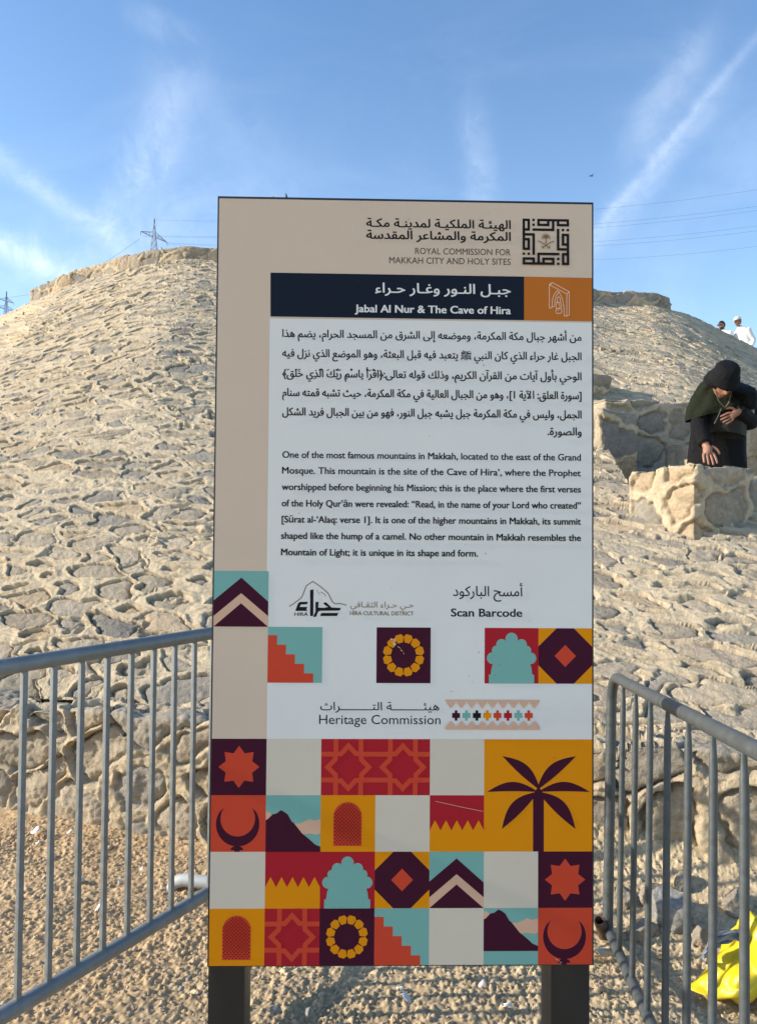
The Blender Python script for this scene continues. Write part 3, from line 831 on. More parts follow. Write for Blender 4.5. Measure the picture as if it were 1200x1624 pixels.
# square kufic emblem with palm and swords
A = Art(.0004)
ea0, ez1 = B(828.0, 346.8); ea1, ez0 = B(901.5, 421.3)
cw = (ea1-ea0)/19; chh = (ez1-ez0)/19
G19 = np.zeros((19, 19), bool)
def q_(r0, r1, c0, c1, val=True):
    """fill in the top-left quarter motif and its three quarter turns"""
    for r in range(r0, r1+1):
        for c in range(c0, c1+1):
            a, b = r, c
            for _ in range(4):
                G19[a, b] = val; a, b = b, 18-a
q_(0, 4, 0, 2); q_(1, 3, 1, 1, False); q_(4, 12, 0, 0); q_(6, 6, 0, 4); q_(6, 14, 4, 4); q_(8, 12, 0, 2); q_(9, 11, 1, 1, False)
q_(14, 14, 0, 0); q_(14, 14, 2, 2); q_(7, 7, 1, 3, False); q_(5, 5, 1, 3, False)
for r in range(19):
    c = 0
    while c < 19:
        if G19[r, c]:
            e = c
            while e < 18 and G19[r, e+1]: e += 1
            A.rect(ea0+c*cw, ez1-(r+1)*chh, ea0+(e+1)*cw, ez1-r*chh, 'black'); c = e
        c += 1
ecx, ecz = (ea0+ea1)/2, (ez0+ez1)/2; U = cw
for k in range(9):
    a = R(-20 + 27.5*k); L_ = 1.75*U
    x, y = math.cos(a)*L_, math.sin(a)*L_*.9
    A.stroke([(ecx, ecz+1.7*U), (ecx+x*.6, ecz+1.7*U+y*.7+.25*U), (ecx+x, ecz+1.7*U+y)], .26*U, 'brown')
A.stroke([(ecx, ecz-.9*U), (ecx, ecz+1.7*U)], .35*U, 'brown')
for sg in (-1, 1):
    A.stroke([(ecx-3.3*sg*U, ecz+.25*U), (ecx-2.2*sg*U, ecz-.1*U), (ecx-.6*sg*U, ecz-1.2*U), (ecx+1.6*sg*U, ecz-2.7*U)], .34*U, 'brown')
    A.stroke([(ecx+.9*sg*U, ecz-2.9*U), (ecx+1.8*sg*U, ecz-1.8*U)], .3*U, 'brown')
A.build('emblem', panel)
# title banner
A = Art(.0003)
A.poly([B(429, 432.5), B(429, 502.0), B(830.5, 508.0), B(830.5, 438.8)][::-1], 'navy')
A.poly([B(830.5, 438.8), B(830.5, 508.0), (A1, B(940, 509.8)[1]), (A1, B(940, 441)[1])][::-1], 'banner_orange')
banner = A.build('title_banner', panel)
A = Art(.0006)
put_text(A, arabic('جبـل النـور وغـار حـراء'), 595, 809, 464.0, 15.5, 'white', .016)
put_text(A, 'Jabal Al Nur & The Cave of Hira', 563, 809, 495.0, 12.0, 'white', .022)
A.build('title_lettering', banner)
A = Art(.0006)
ip = lambda pts: [B(780+x/7.273, 330+y/7.273) for x, y in pts]
for pts in ([(688, 1145), (668, 1158), (657, 1148), (657, 882), (690, 860), (886, 966), (886, 1232), (862, 1248), (828, 1244), (824, 1130), (808, 1050), (770, 968), (745, 955), (712, 1000), (692, 1060), (690, 1145)],
            [(690, 862), (668, 890), (858, 992), (886, 968)], [(858, 992), (858, 1245)],
            [(718, 1135), (722, 1060), (738, 1010), (770, 970)], [(690, 1145), (718, 1135)],
            [(765, 1020), (748, 1045), (744, 1090), (786, 1090), (782, 1045), (765, 1020)], [(744, 1092), (734, 1120), (738, 1160), (792, 1160), (798, 1120), (786, 1092)],
            [(738, 1162), (730, 1195), (742, 1215), (790, 1215), (802, 1195), (792, 1162)], [(750, 1075), (765, 1100), (780, 1130), (768, 1165), (750, 1185)]):
    A.stroke(ip(pts), .0022, 'line')
A.build('doorway_icon', banner)
# body text
A = Art(.0004)
for s_, xl, xr, yb in (('من أشهر جبال مكة المكرمة، وموضعه إلى الشرق من المسجد الحرام، يضم هذا', 448, 921, 534.5), ('الجبل غار حراء الذي كان النبي ﷺ يتعبد فيه قبل البعثة، وهو الموضع الذي نزل فيه', 448, 921, 565.5),
                       ('الوحي بأول آيات من القرآن الكريم، وذلك قوله تعالى:﴿اقْرَأْ بِاسْمِ رَبِّكَ الَّذِي خَلَقَ﴾', 448, 921, 597.5), ('[سورة العلق: الآية 1]، وهو من الجبال العالية في مكة المكرمة، حيث تشبه قمته سنام', 448, 921, 628),
                       ('الجمل، وليس في مكة المكرمة جبل يشبه جبل النور، فهو من بين الجبال فريد الشكل', 448, 921, 658.5), ('والصورة.', 868, 921, 690)):
    put_text(A, arabic(s_), xl, xr, yb, 12.2, 'ink', .015)
A.build('arabic_paragraph', panel)
A = Art(.0004)
for s_, xl, xr, yb in (('One of the most famous mountains in Makkah, located to the east of the Grand', 448, 920, 726), ('Mosque. This mountain is the site of the Cave of Hira’, where the Prophet', 447.5, 920, 751),
                       ('worshipped before beginning his Mission; this is the place where the first verses', 447, 920, 777), ('of the Holy Qur’ān were revealed: “Read, in the name of your Lord who created”', 447, 920, 803),
                       ('[Sūrat al-‘Alaq: verse 1]. It is one of the higher mountains in Makkah, its summit', 447, 920, 828.5), ('shaped like the hump of a camel. No other mountain in Makkah resembles the', 446, 920, 854.5),
                       ('Mountain of Light; it is unique in its shape and form.', 446, 757, 880.5)):
    put_text(A, s_, xl, xr, yb, 10.6, 'ink', .017)
A.build('english_paragraph', panel)
A = Art(.0004)
put_text(A, arabic('أمسح الباركود'), 718, 828, 945, 15.5, 'ink', .006)
put_text(A, 'Scan Barcode', 715, 827, 977.5, 12.6, 'ink', .018)
A.build('barcode_caption', panel)
# heritage strip
A = Art(.0004)
put_text(A, arabic('هيئـــــــــة التـــــــــراث'), 508, 696, 1126, 12.5, 'ink', .006)
put_text(A, 'Heritage Commission', 506, 698, 1148, 14.5, 'ink', .0)
A.build('heritage_lettering', panel)
A = Art(.0004)
hp = lambda x, y: B(490+x/3.158, 1095+y/3.158)
for k in range(8):
    cx = 735+52*k-(k > 3)*1; cy = 125; q = 6.6
    colr = ['maroon', 'teal', 'black', 'orange', 'coral', 'red', 'teal', 'coral'][k]
    a, b = hp(cx-3*q, cy+1.9*q), hp(cx+3*q, cy-1.9*q); A.rect(a[0], a[1], b[0], b[1], colr)
    for s1 in (-1, 1):
        a, b = hp(cx-1*q, cy+s1*(1.9*q)), hp(cx+1*q, cy+s1*(3.9*q)); A.rect(a[0], min(a[1], b[1]), b[0], max(a[1], b[1]), colr)
for s1, yb in ((1, 45), (-1, 195)):
    a, b = hp(682, yb), hp(1153, yb+s1*14); A.rect(a[0], min(a[1], b[1]), b[0], max(a[1], b[1]), 'peach')
    for k in range(9):
        cx = 709+52*k
        for w_, d0, d1 in ((21, 14, 23), (14, 23, 32), (7, 32, 41)):
            if k == 8 and cx+w_ > 1153: pass
            a, b = hp(cx-w_, yb+s1*d0), hp(min(cx+w_, 1153), yb+s1*d1); A.rect(a[0], min(a[1], b[1]), b[0], max(a[1], b[1]), 'peach')
A.build('woven_pattern', panel)
# hira logo
A = Art(.0004)
lp = lambda pts: [B(450+x/5.217, 905+y/5.217) for x, y in pts]
A.stroke(lp([(45, 295), (75, 278), (145, 225), (158, 200), (185, 128), (210, 108), (240, 90), (265, 105), (300, 130), (365, 185), (378, 210), (400, 255), (425, 275), (470, 272), (520, 286)]), .0024, 'brown')
A.stroke(lp([(275, 158), (280, 175), (298, 195)]), .0010, 'ink'); A.stroke(lp([(303, 175), (335, 192), (348, 213)]), .0012, 'ink')
A.poly(lp([(95, 333), (118, 270), (135, 258), (200, 258), (192, 278), (140, 280), (132, 300), (195, 300), (187, 322), (197, 333)]), 'black')
A.poly(lp([(218, 160), (246, 155), (244, 375), (218, 375)]), 'black')
A.poly(lp([(262, 258), (288, 258), (284, 305), (330, 308), (368, 300), (340, 285), (325, 268), (348, 260), (395, 305), (472, 308), (462, 330), (300, 332), (284, 340), (268, 380), (245, 385), (250, 365), (262, 340)]), 'black')
A.poly(lp([(310, 350), (452, 350), (440, 375), (300, 375)]), 'black')
put_text(A, 'HIRA', 450+88/5.217, 450+200/5.217, 905+373/5.217, 5.4, 'ink', .012)
put_text(A, arabic('حـي حـراء الثقـافي'), 555.5, 655.5, 963, 9.0, 'brown', .0)
put_text(A, 'HIRA CULTURAL DISTRICT', 555, 655.5, 975.5, 6.4, 'brown', .008)
A.build('hira_logo', panel)
# dirt specks and scratches on the print (own shape, on the face)
A = Art(.0007)
rs = random.Random(11)
for k in range(46):
    if k < 18: x, y = 770+rs.gauss(0, 22), 1065+rs.gauss(0, 18)
    else: x, y = rs.uniform(350, 930), rs.uniform(330, 1500)
    a, z = B(x, y); r = rs.uniform(.0006, .0015)
    A.poly([(a+r*rs.uniform(.6, 1.5)*math.cos(t_), z+r*rs.uniform(.6, 1.3)*math.sin(t_)) for t_ in (0, 1.3, 2.6, 3.9, 5.2)], 'grey_ink')
for p in ([(690, 1270), (730, 1279), (765, 1286)], [(745, 352), (762, 345), (778, 336)], [(560, 394), (574, 386)], [(880, 1519), (890, 1526)]):
    A.stroke([B(*q) for q in p], .0009, 'pale')
A.build('scratches', panel)
# bits of old cable tie on the top edge
for px, hgt, r in ((453, .016, .0035), (433, .007, .0026), (421, .004, .0024)):
    a = B(px, 312)[0]; m = MB()
    m.tube([(a, .012, BZ0+BH-.002), (a+.001, .012, BZ0+BH+hgt*.5), (a-.001, .012, BZ0+BH+hgt)], [r, r*.75, r*.3], 8)
    m.build('cable_tie', DARKSTEEL, sign)

# ------------------------------------------------------------------ crowd barriers
def arc(c, r, a0, a1, n, ux, uy):
    return [Vector(c) + Vector(ux)*(r*math.cos(a0+(a1-a0)*i/n)) + Vector(uy)*(r*math.sin(a0+(a1-a0)*i/n)) for i in range(n+1)]
# left: square bars, long straight rails
ZL1, ZL0 = EYE-.37, EYE-1.31
dl = Vector((.556, 1, 0)).normalized(); pl = Vector((-1.0235, 2.07, 0))
y_near, y_far = 1.15, 3.28
def PL(Y, z): return Vector((pl.x + .556*(Y-2.07), Y, z))
barL = empty('crowd_barrier', PL(2.4, 0), 'grey steel crowd barrier left of the sign with square bars', 'barrier', 'crowd barriers')
oL = Vector(barL.location)
r = .023; rc = .10
up = Vector((0, 0, 1))
def loop(PA, PB, z0, z1, dvec, rc):
    """rounded frame between two end columns"""
    a = PA; b = PB
    pts = []
    pts += arc((b.x-dvec.x*rc, b.y-dvec.y*rc, z1-rc), rc, math.pi/2, 0, 8, dvec, up)
    pts += arc((b.x-dvec.x*rc, b.y-dvec.y*rc, z0+rc), rc, 0, -math.pi/2, 8, dvec, up)
    pts += arc((a.x+dvec.x*rc, a.y+dvec.y*rc, z0+rc), rc, -math.pi/2, -math.pi, 8, dvec, up)
    pts += arc((a.x+dvec.x*rc, a.y+dvec.y*rc, z1-rc), rc, math.pi, math.pi/2, 8, dvec, up)
    return pts + [pts[0], ]
m = MB(); fr = loop(PL(y_near, 0), PL(y_far, 0), ZL0, ZL1, dl, rc)
m.tube([p-oL for p in fr], r, 20, cap=False); m.build('frame', GALV, barL)
# bar positions: read along the top rail, one spacing
ysL = []
for px in (44, 311.5):
    t_ = (px-600)/F
    ysL.append((pl.x-.556*2.07)/(t_-.556))
sp = (ysL[1]-ysL[0])/7
k = -8
rotL = Matrix.Rotation(math.atan2(dl.y, dl.x), 3, 'Z')
first_bar = None
while True:
    Y = ysL[0] + k*sp; k += 1
    if Y < y_near+.06: continue
    if Y > y_far-.06: break
    c = PL(Y, (ZL0+ZL1)/2)
    if first_bar is None:
        m = MB(); m.box((0, 0, 0), (.0080, .0070, (ZL1-ZL0)/2-.012), rotL, bev=.002)
        first_bar = ob = m.build('bar', GALV, barL)
    else:
        ob = first_bar.copy(); link(ob, barL)
    ob.location = c-oL
for Y in (y_near+.25, y_far-.12):
    c = PL(Y, 0); pn = Vector((dl.y, -dl.x, 0))
    if Y > 3:
        pts = [at(276, 1432, 3.42), at(272, 1412, 3.42), at(279, 1399, 3.41), at(293, 1395, 3.40), at(325, 1399, 3.37), at(400, 1406, 3.32), at(470, 1411, 3.28)]
        pts[0].z = .0
        rr = .0275
    else:
        pts = [c-pn*.33+up*.0, c-pn*.32+up*.05, c-pn*.27+up*.09, c+up*.11, c+pn*.27+up*.09, c+pn*.32+up*.05, c+pn*.33]; rr = .02
    m = MB(); m.tube([p-oL for p in pts], rr, 16); m.build('foot', mat('pale_grey_paint', (.36, .37, .365), .6, var=.12, vscale=20) if Y > 3 else GALV, barL)
# right: round bars with pinched tips, leaning a little
cR = Vector((.917, 3.01, EYE-.548)); dR = Vector((-.1, -1, .078)).normalized()   # towards the camera
upR = Vector((.037, .04, 1)); upR = (upR - dR*upR.dot(dR)).normalized()
HR = .945; LR = 2.15
barR = empty('crowd_barrier', (cR.x, cR.y, 0), 'grey steel crowd barrier right of the sign with round pinched bars', 'barrier', 'crowd barriers')
oR = Vector(barR.location)
def PR_(l, h): return cR + dR*l + upR*(h-HR)          # h: height above its lower rail
rc = .105; r = .0195
pts = [PR_(.0, .0), PR_(.0, .3), PR_(0, HR-rc)] + [PR_(rc-rc*math.cos(a), HR-rc+rc*math.sin(a)) for a in np.linspace(.15, math.pi/2, 7)] + [PR_(.6, HR), PR_(1.2, HR), PR_(LR-rc, HR)] + \
      [PR_(LR-rc+rc*math.sin(a), HR-rc+rc*math.cos(a)) for a in np.linspace(.15, math.pi/2, 7)] + [PR_(LR, .3), PR_(LR, 0)]
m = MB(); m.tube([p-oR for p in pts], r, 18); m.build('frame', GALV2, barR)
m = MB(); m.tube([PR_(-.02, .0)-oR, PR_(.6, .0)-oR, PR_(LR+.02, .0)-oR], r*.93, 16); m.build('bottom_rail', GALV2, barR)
tt = [(x-600)/F for x in (985, 1181)]
ls = [.14, 1.105]
first = None
for k in range(0, 15):
    l = .207 + .196*k
    if l > LR-.05: break
    if first is None:
        n = 14; V = []; Fc = []
        levels = [0, .02, .3, .6, HR-.10, HR-.07, HR-.045, HR-.022, HR-.012]
        for h in levels:
            q = min(1, max(0, (h-(HR-.095))/.078)); q = q*q*(3-2*q)
            rx = .0102*(1-q*.72); ry = .0102*(1+.12*q)
            c = upR*(h)
            side = dR.cross(upR).normalized()
            for j in range(n):
                a = 2*math.pi*j/n
                V.append(c + side*math.cos(a)*ry*(1-.45*q) + dR*math.sin(a)*rx)
        for i in range(len(levels)-1):
            for j in range(n): Fc.append((i*n+j, i*n+(j+1) % n, (i+1)*n+(j+1) % n, (i+1)*n+j))
        Fc.append(tuple(range(n))[::-1]); Fc.append(tuple((len(levels)-1)*n+j for j in range(n)))
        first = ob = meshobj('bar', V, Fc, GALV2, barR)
    else:
        ob = first.copy(); link(ob, barR)
    ob.location = PR_(l, 0)-oR
for l in (LR-.3,):
    c = PR_(l, 0); pts = [Vector((c.x-.33, c.y, .02)), Vector((c.x-.28, c.y, .10)), Vector((c.x, c.y, c.z-.02)), Vector((c.x+.28, c.y, .10)), Vector((c.x+.33, c.y, .02))]
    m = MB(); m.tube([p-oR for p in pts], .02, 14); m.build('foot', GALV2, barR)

# ------------------------------------------------------------------ stones, litter, bag
def rock_mesh(rx, ry, rz, seed, sub=4, rough=.22, flat=.6):
    rnd = random.Random(seed)
    bm = bmesh.new(); bmesh.ops.create_icosphere(bm, subdivisions=sub, radius=1)
    planes = [(Vector((rnd.gauss(0, 1), rnd.gauss(0, 1), rnd.gauss(0, .8))).normalized(), rnd.uniform(flat, .95)) for _ in range(11)]
    from mathutils import noise as mn
    off = Vector((rnd.uniform(0, 50),)*3)
    for v in bm.verts:
        p = v.co.copy()
        for nrm, d in planes:
            e = p.dot(nrm)-d
            if e > 0: p -= nrm*e*.9
        f = 1 + rough*.55*mn.noise(p*1.6+off) + rough*.3*mn.noise(p*4+off) + rough*.16*mn.noise(p*11+off)
        p *= f
        v.co = Vector((p.x*rx, p.y*ry, p.z*rz))
    me = bpy.data.meshes.new('rock'); bm.to_mesh(me); bm.free()
    me.polygons.foreach_set('use_smooth', [True]*len(me.polygons))
    return me
def add_rock(px, py, Y, size, seed, label, rz=0, name='rock', group='loose rocks at the foot of the wall', material=None, sub=5):
    p = at(px, py, Y); me = rock_mesh(*size, seed, sub); me.materials.append(material or ROCK)
    o = bpy.data.objects.new(name, me); C.objects.link(o)
    g = gz(p.x, p.y)
    o.location = (p.x, p.y, max(g + size[2]*.45, p.z)); o.rotation_euler = (.1, -.08, rz)
    return tag(o, label, 'rock', group)
ROCKG = mat('grey_granite', (.29, .275, .25), .92, var=.45, vscale=60, bump=.8, bscale=70, spec=.2, bdist=.008)
add_rock(1064, 1476, 3.02, (.095, .09, .095), 5, 'rounded speckled grey boulder behind the bars of the right barrier', .4, material=ROCKG)
add_rock(1032, 1425, 3.12, (.065, .05, .06), 8, 'pale angular block above the speckled boulder', .9)
add_rock(1018, 1500, 2.95, (.075, .05, .035), 9, 'flat tan slab lying at the left foot of the speckled boulder', .2)
add_rock(1112, 1497, 2.88, (.035, .03, .055), 14, 'small upright pinkish stone beside the yellow bag', .2)
add_rock(985, 1455, 3.12, (.05, .045, .05), 21, 'lumpy tan stone behind the far end of the right barrier', 1.2)
add_rock(1168, 1432, 3.05, (.07, .055, .05), 27, 'crumbled tan rock just above the yellow bag', .5)
add_rock(1082, 1410, 3.18, (.055, .04, .04), 33, 'tan chunk against the wall between two right bars', .7)
add_rock(300, 1553, 2.62, (.013, .011, .009), 41, 'pale pebble on the sand under the left barrier rail', .3, 'pebble', 'pebbles on the sand', sub=3)
add_rock(288, 1568, 2.58, (.011, .010, .008), 42, 'grey pebble nearest the foot of the left sign post', .9, 'pebble', 'pebbles on the sand', ROCKG, 3)
add_rock(436, 1602, 2.46, (.024, .017, .012), 43, 'shaded grey flat stone right of the left sign post', .3, 'pebble', 'pebbles on the sand', ROCKG, 4)
add_rock(490, 1604, 2.46, (.017, .015, .012), 44, 'round grey pebble midway between the sign posts', 1.3, 'pebble', 'pebbles on the sand', ROCKG, 4)
add_rock(516, 1543, 2.68, (.017, .014, .012), 45, 'cream pebble just under the lower edge of the sign', .6, 'pebble', 'pebbles on the sand', None, 4)
# loose gravel: nobody could count it
def build_gravel():
    rnd = random.Random(5); V = []; Fc = []; T = []
    protos = []
    for k in range(6):
        me = rock_mesh(1, 1, .8, 100+k, 1, .4, .55)
        protos.append(([v.co.copy() for v in me.vertices], [tuple(p.vertices) for p in me.polygons])); bpy.data.meshes.remove(me)
    for k in range(5200):
        x = rnd.uniform(-2.4, 1.8); y = rnd.uniform(2.3, 4.1)
        if y > wall_y(x)-.01: continue
        vs, fs = protos[k % 6]; s_ = .0035 + .0055*rnd.random()**2.5
        if rnd.random() < .012: s_ = rnd.uniform(.010, .018)
        M_ = Matrix.Rotation(rnd.uniform(0, 6.3), 3, 'Z') @ Matrix.Diagonal((s_*rnd.uniform(.8, 1.5), s_, s_*rnd.uniform(.6, 1)))
        z = gz(x, y)+s_*.4+.004
        k0 = len(V); c = rnd.uniform(.75, 1.25); w = rnd.random()
        V += [M_ @ p + Vector((x, y, z)) for p in vs]; Fc += [tuple(i+k0 for i in f) for f in fs]
        base = (np.array([.47, .36, .24])*(1-w*.5) + np.array([.42, .38, .33])*w*.5)*c
        T += [tuple(base)+(1,)]*len(vs)
    o = meshobj('gravel', V, Fc, GROUND)
    a = o.data.attributes.new('tint', 'FLOAT_COLOR', 'POINT'); a.data.foreach_set('color', np.array(T, np.float32).reshape(-1))
    tag(o, 'loose sandy gravel scattered over the ground', None, kind='stuff')
build_gravel()
def scrap(px, py, w, d, label, seed, material=PAPER, z=.012, group='white scraps on the sand'):
    rnd = random.Random(seed); p = on_ground(px, py, gz(*on_ground(px, py, .0).xy)+z)
    n = 5; V = []; Fc = []
    a0 = rnd.uniform(0, 3)
    for i in range(n):
        for j in range(n):
            u, v = i/(n-1)-.5, j/(n-1)-.5
            V.append((u*w*(1+.35*rnd.uniform(-1, 1)), v*d*(1+.35*rnd.uniform(-1, 1)), .012*math.sin(u*5+a0)*w/.05 + rnd.uniform(0, .006)))
    for i in range(n-1):
        for j in range(n-1): Fc.append((i*n+j, (i+1)*n+j, (i+1)*n+j+1, i*n+j+1))
    o = meshobj('paper_scrap', V, Fc, material); o.location = (p.x, p.y, p.z+.004); o.rotation_euler = (.15*rnd.uniform(-1, 1), .2*rnd.uniform(-1, 1), rnd.uniform(0, 3))
    sm = o.modifiers.new('thickness', 'SOLIDIFY'); sm.thickness = .0008
    return tag(o, label, 'litter', group)
for px, py, w, d, lab in ((58, 1318, .055, .04, 'white folded scrap at the wall foot, farthest left'), (82, 1361, .045, .03, 'white scrap lying below the folded one at left'), (113, 1320, .035, .025, 'flat grey-white scrap touching the wall foot between left bars'),
                          (126, 1398, .05, .028, 'torn white scrap between the second and third left bars'), (190, 1399, .022, .018, 'small white chip in the middle of the left barrier'), (158, 1441, .035, .022, 'white flake low down between the left barrier bars'),
                          (61, 1338, .022, .02, 'tiny white crumb left of the second scrap'), (86, 1404, .02, .016, 'white crumb beside the second left bar'), (226, 1379, .022, .014, 'thin white chip left of the grey foot pipe'),
                          (643, 1583, .035, .022, 'grey-white scrap between the sign posts'), (765, 1562, .034, .012, 'narrow white strip upright near the right post'), (635, 1570, .03, .012, 'cream sliver just under the sign near the middle'), (805, 1598, .03, .014, 'white sliver near the right sign post base')):
    scrap(px, py, w, d, lab, int(px*7+py))
scrap(953, 1512, .075, .06, 'bent cream cardboard piece under the right barrier corner', 77, CARD, .012, None).name = 'cardboard_piece'
# rusty open pipe by the barrier corner
def pipe():
    a = at(949.5, 1459, 2.90); b = at(957, 1500, 2.94); b.z = max(b.z, gz(b.x, b.y)+.01)
    d = (b-a).normalized(); n = 20; sx = d.orthogonal().normalized(); sy = d.cross(sx)
    V = []; Fc = []
    ro, ri = .0215, .0165
    for c, rr in ((b, ro), (a, ro), (a, ri), (a+d*.08, ri)):
        for j in range(n):
            t_ = 2*math.pi*j/n; V.append(c + (sx*math.cos(t_)+sy*math.sin(t_))*rr)
    for i in range(3):
        for j in range(n): Fc.append((i*n+j, i*n+(j+1) % n, (i+1)*n+(j+1) % n, (i+1)*n+j))
    Fc.append(tuple(range(n))); Fc.append(tuple(3*n+j for j in range(n)))
    o = meshobj('pipe', V, Fc, RUST); o.data.set_sharp_from_angle(angle=R(40))
    tag(o, 'short rusty open-ended pipe beside the right edge of the sign', 'pipe')
pipe()
def bag():
    from mathutils import noise as mn
    c = at(1204, 1512, 2.60); base = Vector((c.x, c.y, gz(c.x, c.y)))
    e = empty('plastic_bag', base, 'crumpled bright yellow plastic bag on the ground behind the right barrier', 'bag')
    bm = bmesh.new(); bmesh.ops.create_icosphere(bm, subdivisions=6, radius=1)
    hx = [-1.15, -1, -.8, -.55, -.3, -.1, .1, .3, .6, 1.15]; hz = [.025, .05, .10, .155, .20, .285, .25, .26, .20, .10]
    for v in bm.verts:
        p = v.co.copy()
        n2 = math.hypot(p.x, p.y); ang = math.atan2(p.y, p.x)
        k = (1-max(0, p.z)**2.2)**.5 if p.z > 0 else 1
        wv = 1 + .05*math.sin(ang*5+.6) + .03*math.sin(ang*11)
        x = p.x*.195*wv; y = p.y*.13*wv
        if p.x < -.8: x += (p.x+.8)*.16
        h = float(np.interp(p.x*1.05, hx, hz))
        z = (p.z*.5+.5)
        z = h*(z**.75)
        q = Vector((x*7, y*7, z*4))
        crease = abs(mn.noise(q*.9+Vector((3, 1, 0))))*.040 + abs(mn.noise(q*1.9+Vector((9, 4, 2))))*.020 - .018
        # folds running down from the gathered top
        top = Vector((-.02, 0, .26)); dd = Vector((x, y, z))-top; fa = math.atan2(dd.x, -dd.z+.001)
        crease += .010*math.sin(fa*13 + 2*mn.noise(q*.6))*min(1, dd.length*6)
        d = Vector((p.x, p.y, .5*p.z)).normalized()
        w_ = Vector((x, y, z)) + d*crease
        w_.z = max(.003, w_.z); v.co = w_
    me = bpy.data.meshes.new('bag_body'); bm.to_mesh(me); bm.free(); me.materials.append(YELLOW)
    me.polygons.foreach_set('use_smooth', [True]*len(me.polygons))
    o = link(bpy.data.objects.new('bag_body', me), e)
    V = []; Fc = []; n = 26
    for i in range(n):
        for j in range(n):
            u, v = i/(n-1), j/(n-1); a = math.pi*(1.0-u)
            rr = 1 + .14*mn.noise(Vector((u*3, v*3, 4)))
            pnt = Vector((-.115+.075*math.cos(a)*rr, .0-.03*v*math.sin(a)+.03*mn.noise(Vector((u*5, v*5, 2))), .13+.05*u+math.sin(a)*.095*rr*(.35+.65*v)))
            V.append(pnt)
    for i in range(n-1):
        for j in range(n-1): Fc.append((i*n+j, (i+1)*n+j, (i+1)*n+j+1, i*n+j+1))
    f = meshobj('film', V, Fc, CLEARFILM, e); sm = f.modifiers.new('t', 'SOLIDIFY'); sm.thickness = .001
    f['label'] = 'grey shiny plastic film sticking out of the bag'
bag()

# ------------------------------------------------------------------ people
def skin_body(name, J, E_, rad, parent, material, sub=2):
    names = list(J); idx = {n: i for i, n in enumerate(names)}
    me = bpy.data.meshes.new(name); me.from_pydata([tuple(J[n]) for n in names], [(idx[a], idx[b]) for a, b in E_], [])
    ob = bpy.data.objects.new(name, me); C.objects.link(ob)
    sk = ob.modifiers.new('skin', 'SKIN'); sk.use_smooth_shade = True; sk.branch_smoothing = .3
    sv = me.skin_vertices[0].data
    for n in names:
        rr = rad[n]; sv[idx[n]].radius = rr if isinstance(rr, tuple) else (rr, rr)
        sv[idx[n]].use_root = (n == 'pelvis')
    ss = ob.modifiers.new('subdivision', 'SUBSURF'); ss.levels = sub; ss.render_levels = sub
    dg = bpy.context.evaluated_depsgraph_get(); dg.update()
    m2 = bpy.data.meshes.new_from_object(ob.evaluated_get(dg), depsgraph=dg)
    bpy.data.objects.remove(ob); bpy.data.meshes.remove(me)
    m2.name = name; m2.materials.clear(); m2.materials.append(material)
    m2.polygons.foreach_set('use_smooth', [True]*len(m2.polygons))
    return link(bpy.data.objects.new(name, m2), parent)
def loft(name, rings, material, parent, n=28, fold=0.0, seed=0, close=(True, True), wrinkle=9):
    """rings: (centre, half width vector, half depth vector)"""
    from mathutils import noise as mn
    V = []; Fc = []
    # refine between rings
    R2 = []
    k = len(rings); steps = 5
    arr = [np.concatenate([np.array(c, float), np.array(a, float), np.array(b, float)]) for c, a, b in rings]
    s = np.linspace(0, k-1, (k-1)*steps+1)
    A_ = catmull(np.array(arr), s)
    for i, row in enumerate(A_):
        c = Vector(row[:3]); a = Vector(row[3:6]); b = Vector(row[6:9])
        for j in range(n):
            t_ = 2*math.pi*j/n
            f = 1 + fold*mn.noise(Vector((math.cos(t_)*wrinkle*.35, math.sin(t_)*wrinkle*.35, i*.16+seed)))+fold*.6*math.sin(t_*wrinkle+seed+i*.12)
            V.append(c + (a*math.cos(t_) + b*math.sin(t_))*f)
    L_ = len(A_)
    for i in range(L_-1):
        for j in range(n): Fc.append((i*n+j, i*n+(j+1) % n, (i+1)*n+(j+1) % n, (i+1)*n+j))
    if close[0]: Fc.append(tuple(range(n))[::-1])
    if close[1]: Fc.append(tuple((L_-1)*n+j for j in range(n)))
    return meshobj(name, V, Fc, material, parent)
def hand_joints(J, E_, rad, wrist, pre, d, side, down, spread=1.0, curl=.35, sc=1.0):
    """palm + five fingers from a wrist joint; d: pointing direction, side: towards the thumb, down: palm normal"""
    d, side, down = (Vector(x).normalized() for x in (d, side, down)); w = Vector(J[wrist])
    J[pre+'palm'] = w + d*.055*sc; rad[pre+'palm'] = (.036*sc, .016*sc); E_.append((wrist, pre+'palm'))
    for k, (off, ln) in enumerate(((.032, .072), (.011, .080), (-.011, .074), (-.032, .058))):
        base = w + d*.088*sc + side*off*sc
        t1 = base + (d*.5 + side*off*spread*4.0*.35 + down*curl*.15)*ln*sc
        t2 = base + (d*.92 + side*off*spread*4.0*.6 + down*curl*.55)*ln*sc
        for nme, p, rr in ((f'{pre}f{k}a', base, .0095), (f'{pre}f{k}b', t1, .0085), (f'{pre}f{k}c', t2, .0068)):
            J[nme] = p; rad[nme] = rr*sc
        E_ += [(pre+'palm', f'{pre}f{k}a'), (f'{pre}f{k}a', f'{pre}f{k}b'), (f'{pre}f{k}b', f'{pre}f{k}c')]
    a = w + (d*.030 + side*.036)*sc; b = w + (d*.062 + side*.062)*sc; c = w + (d*.088 + side*.070 + down*.01)*sc
    for nme, p, rr in ((pre+'ta', a, .012), (pre+'tb', b, .0105), (pre+'tc', c, .008)): J[nme] = p; rad[nme] = rr*sc
    E_ += [(pre+'palm', pre+'ta'), (pre+'ta', pre+'tb'), (pre+'tb', pre+'tc')]
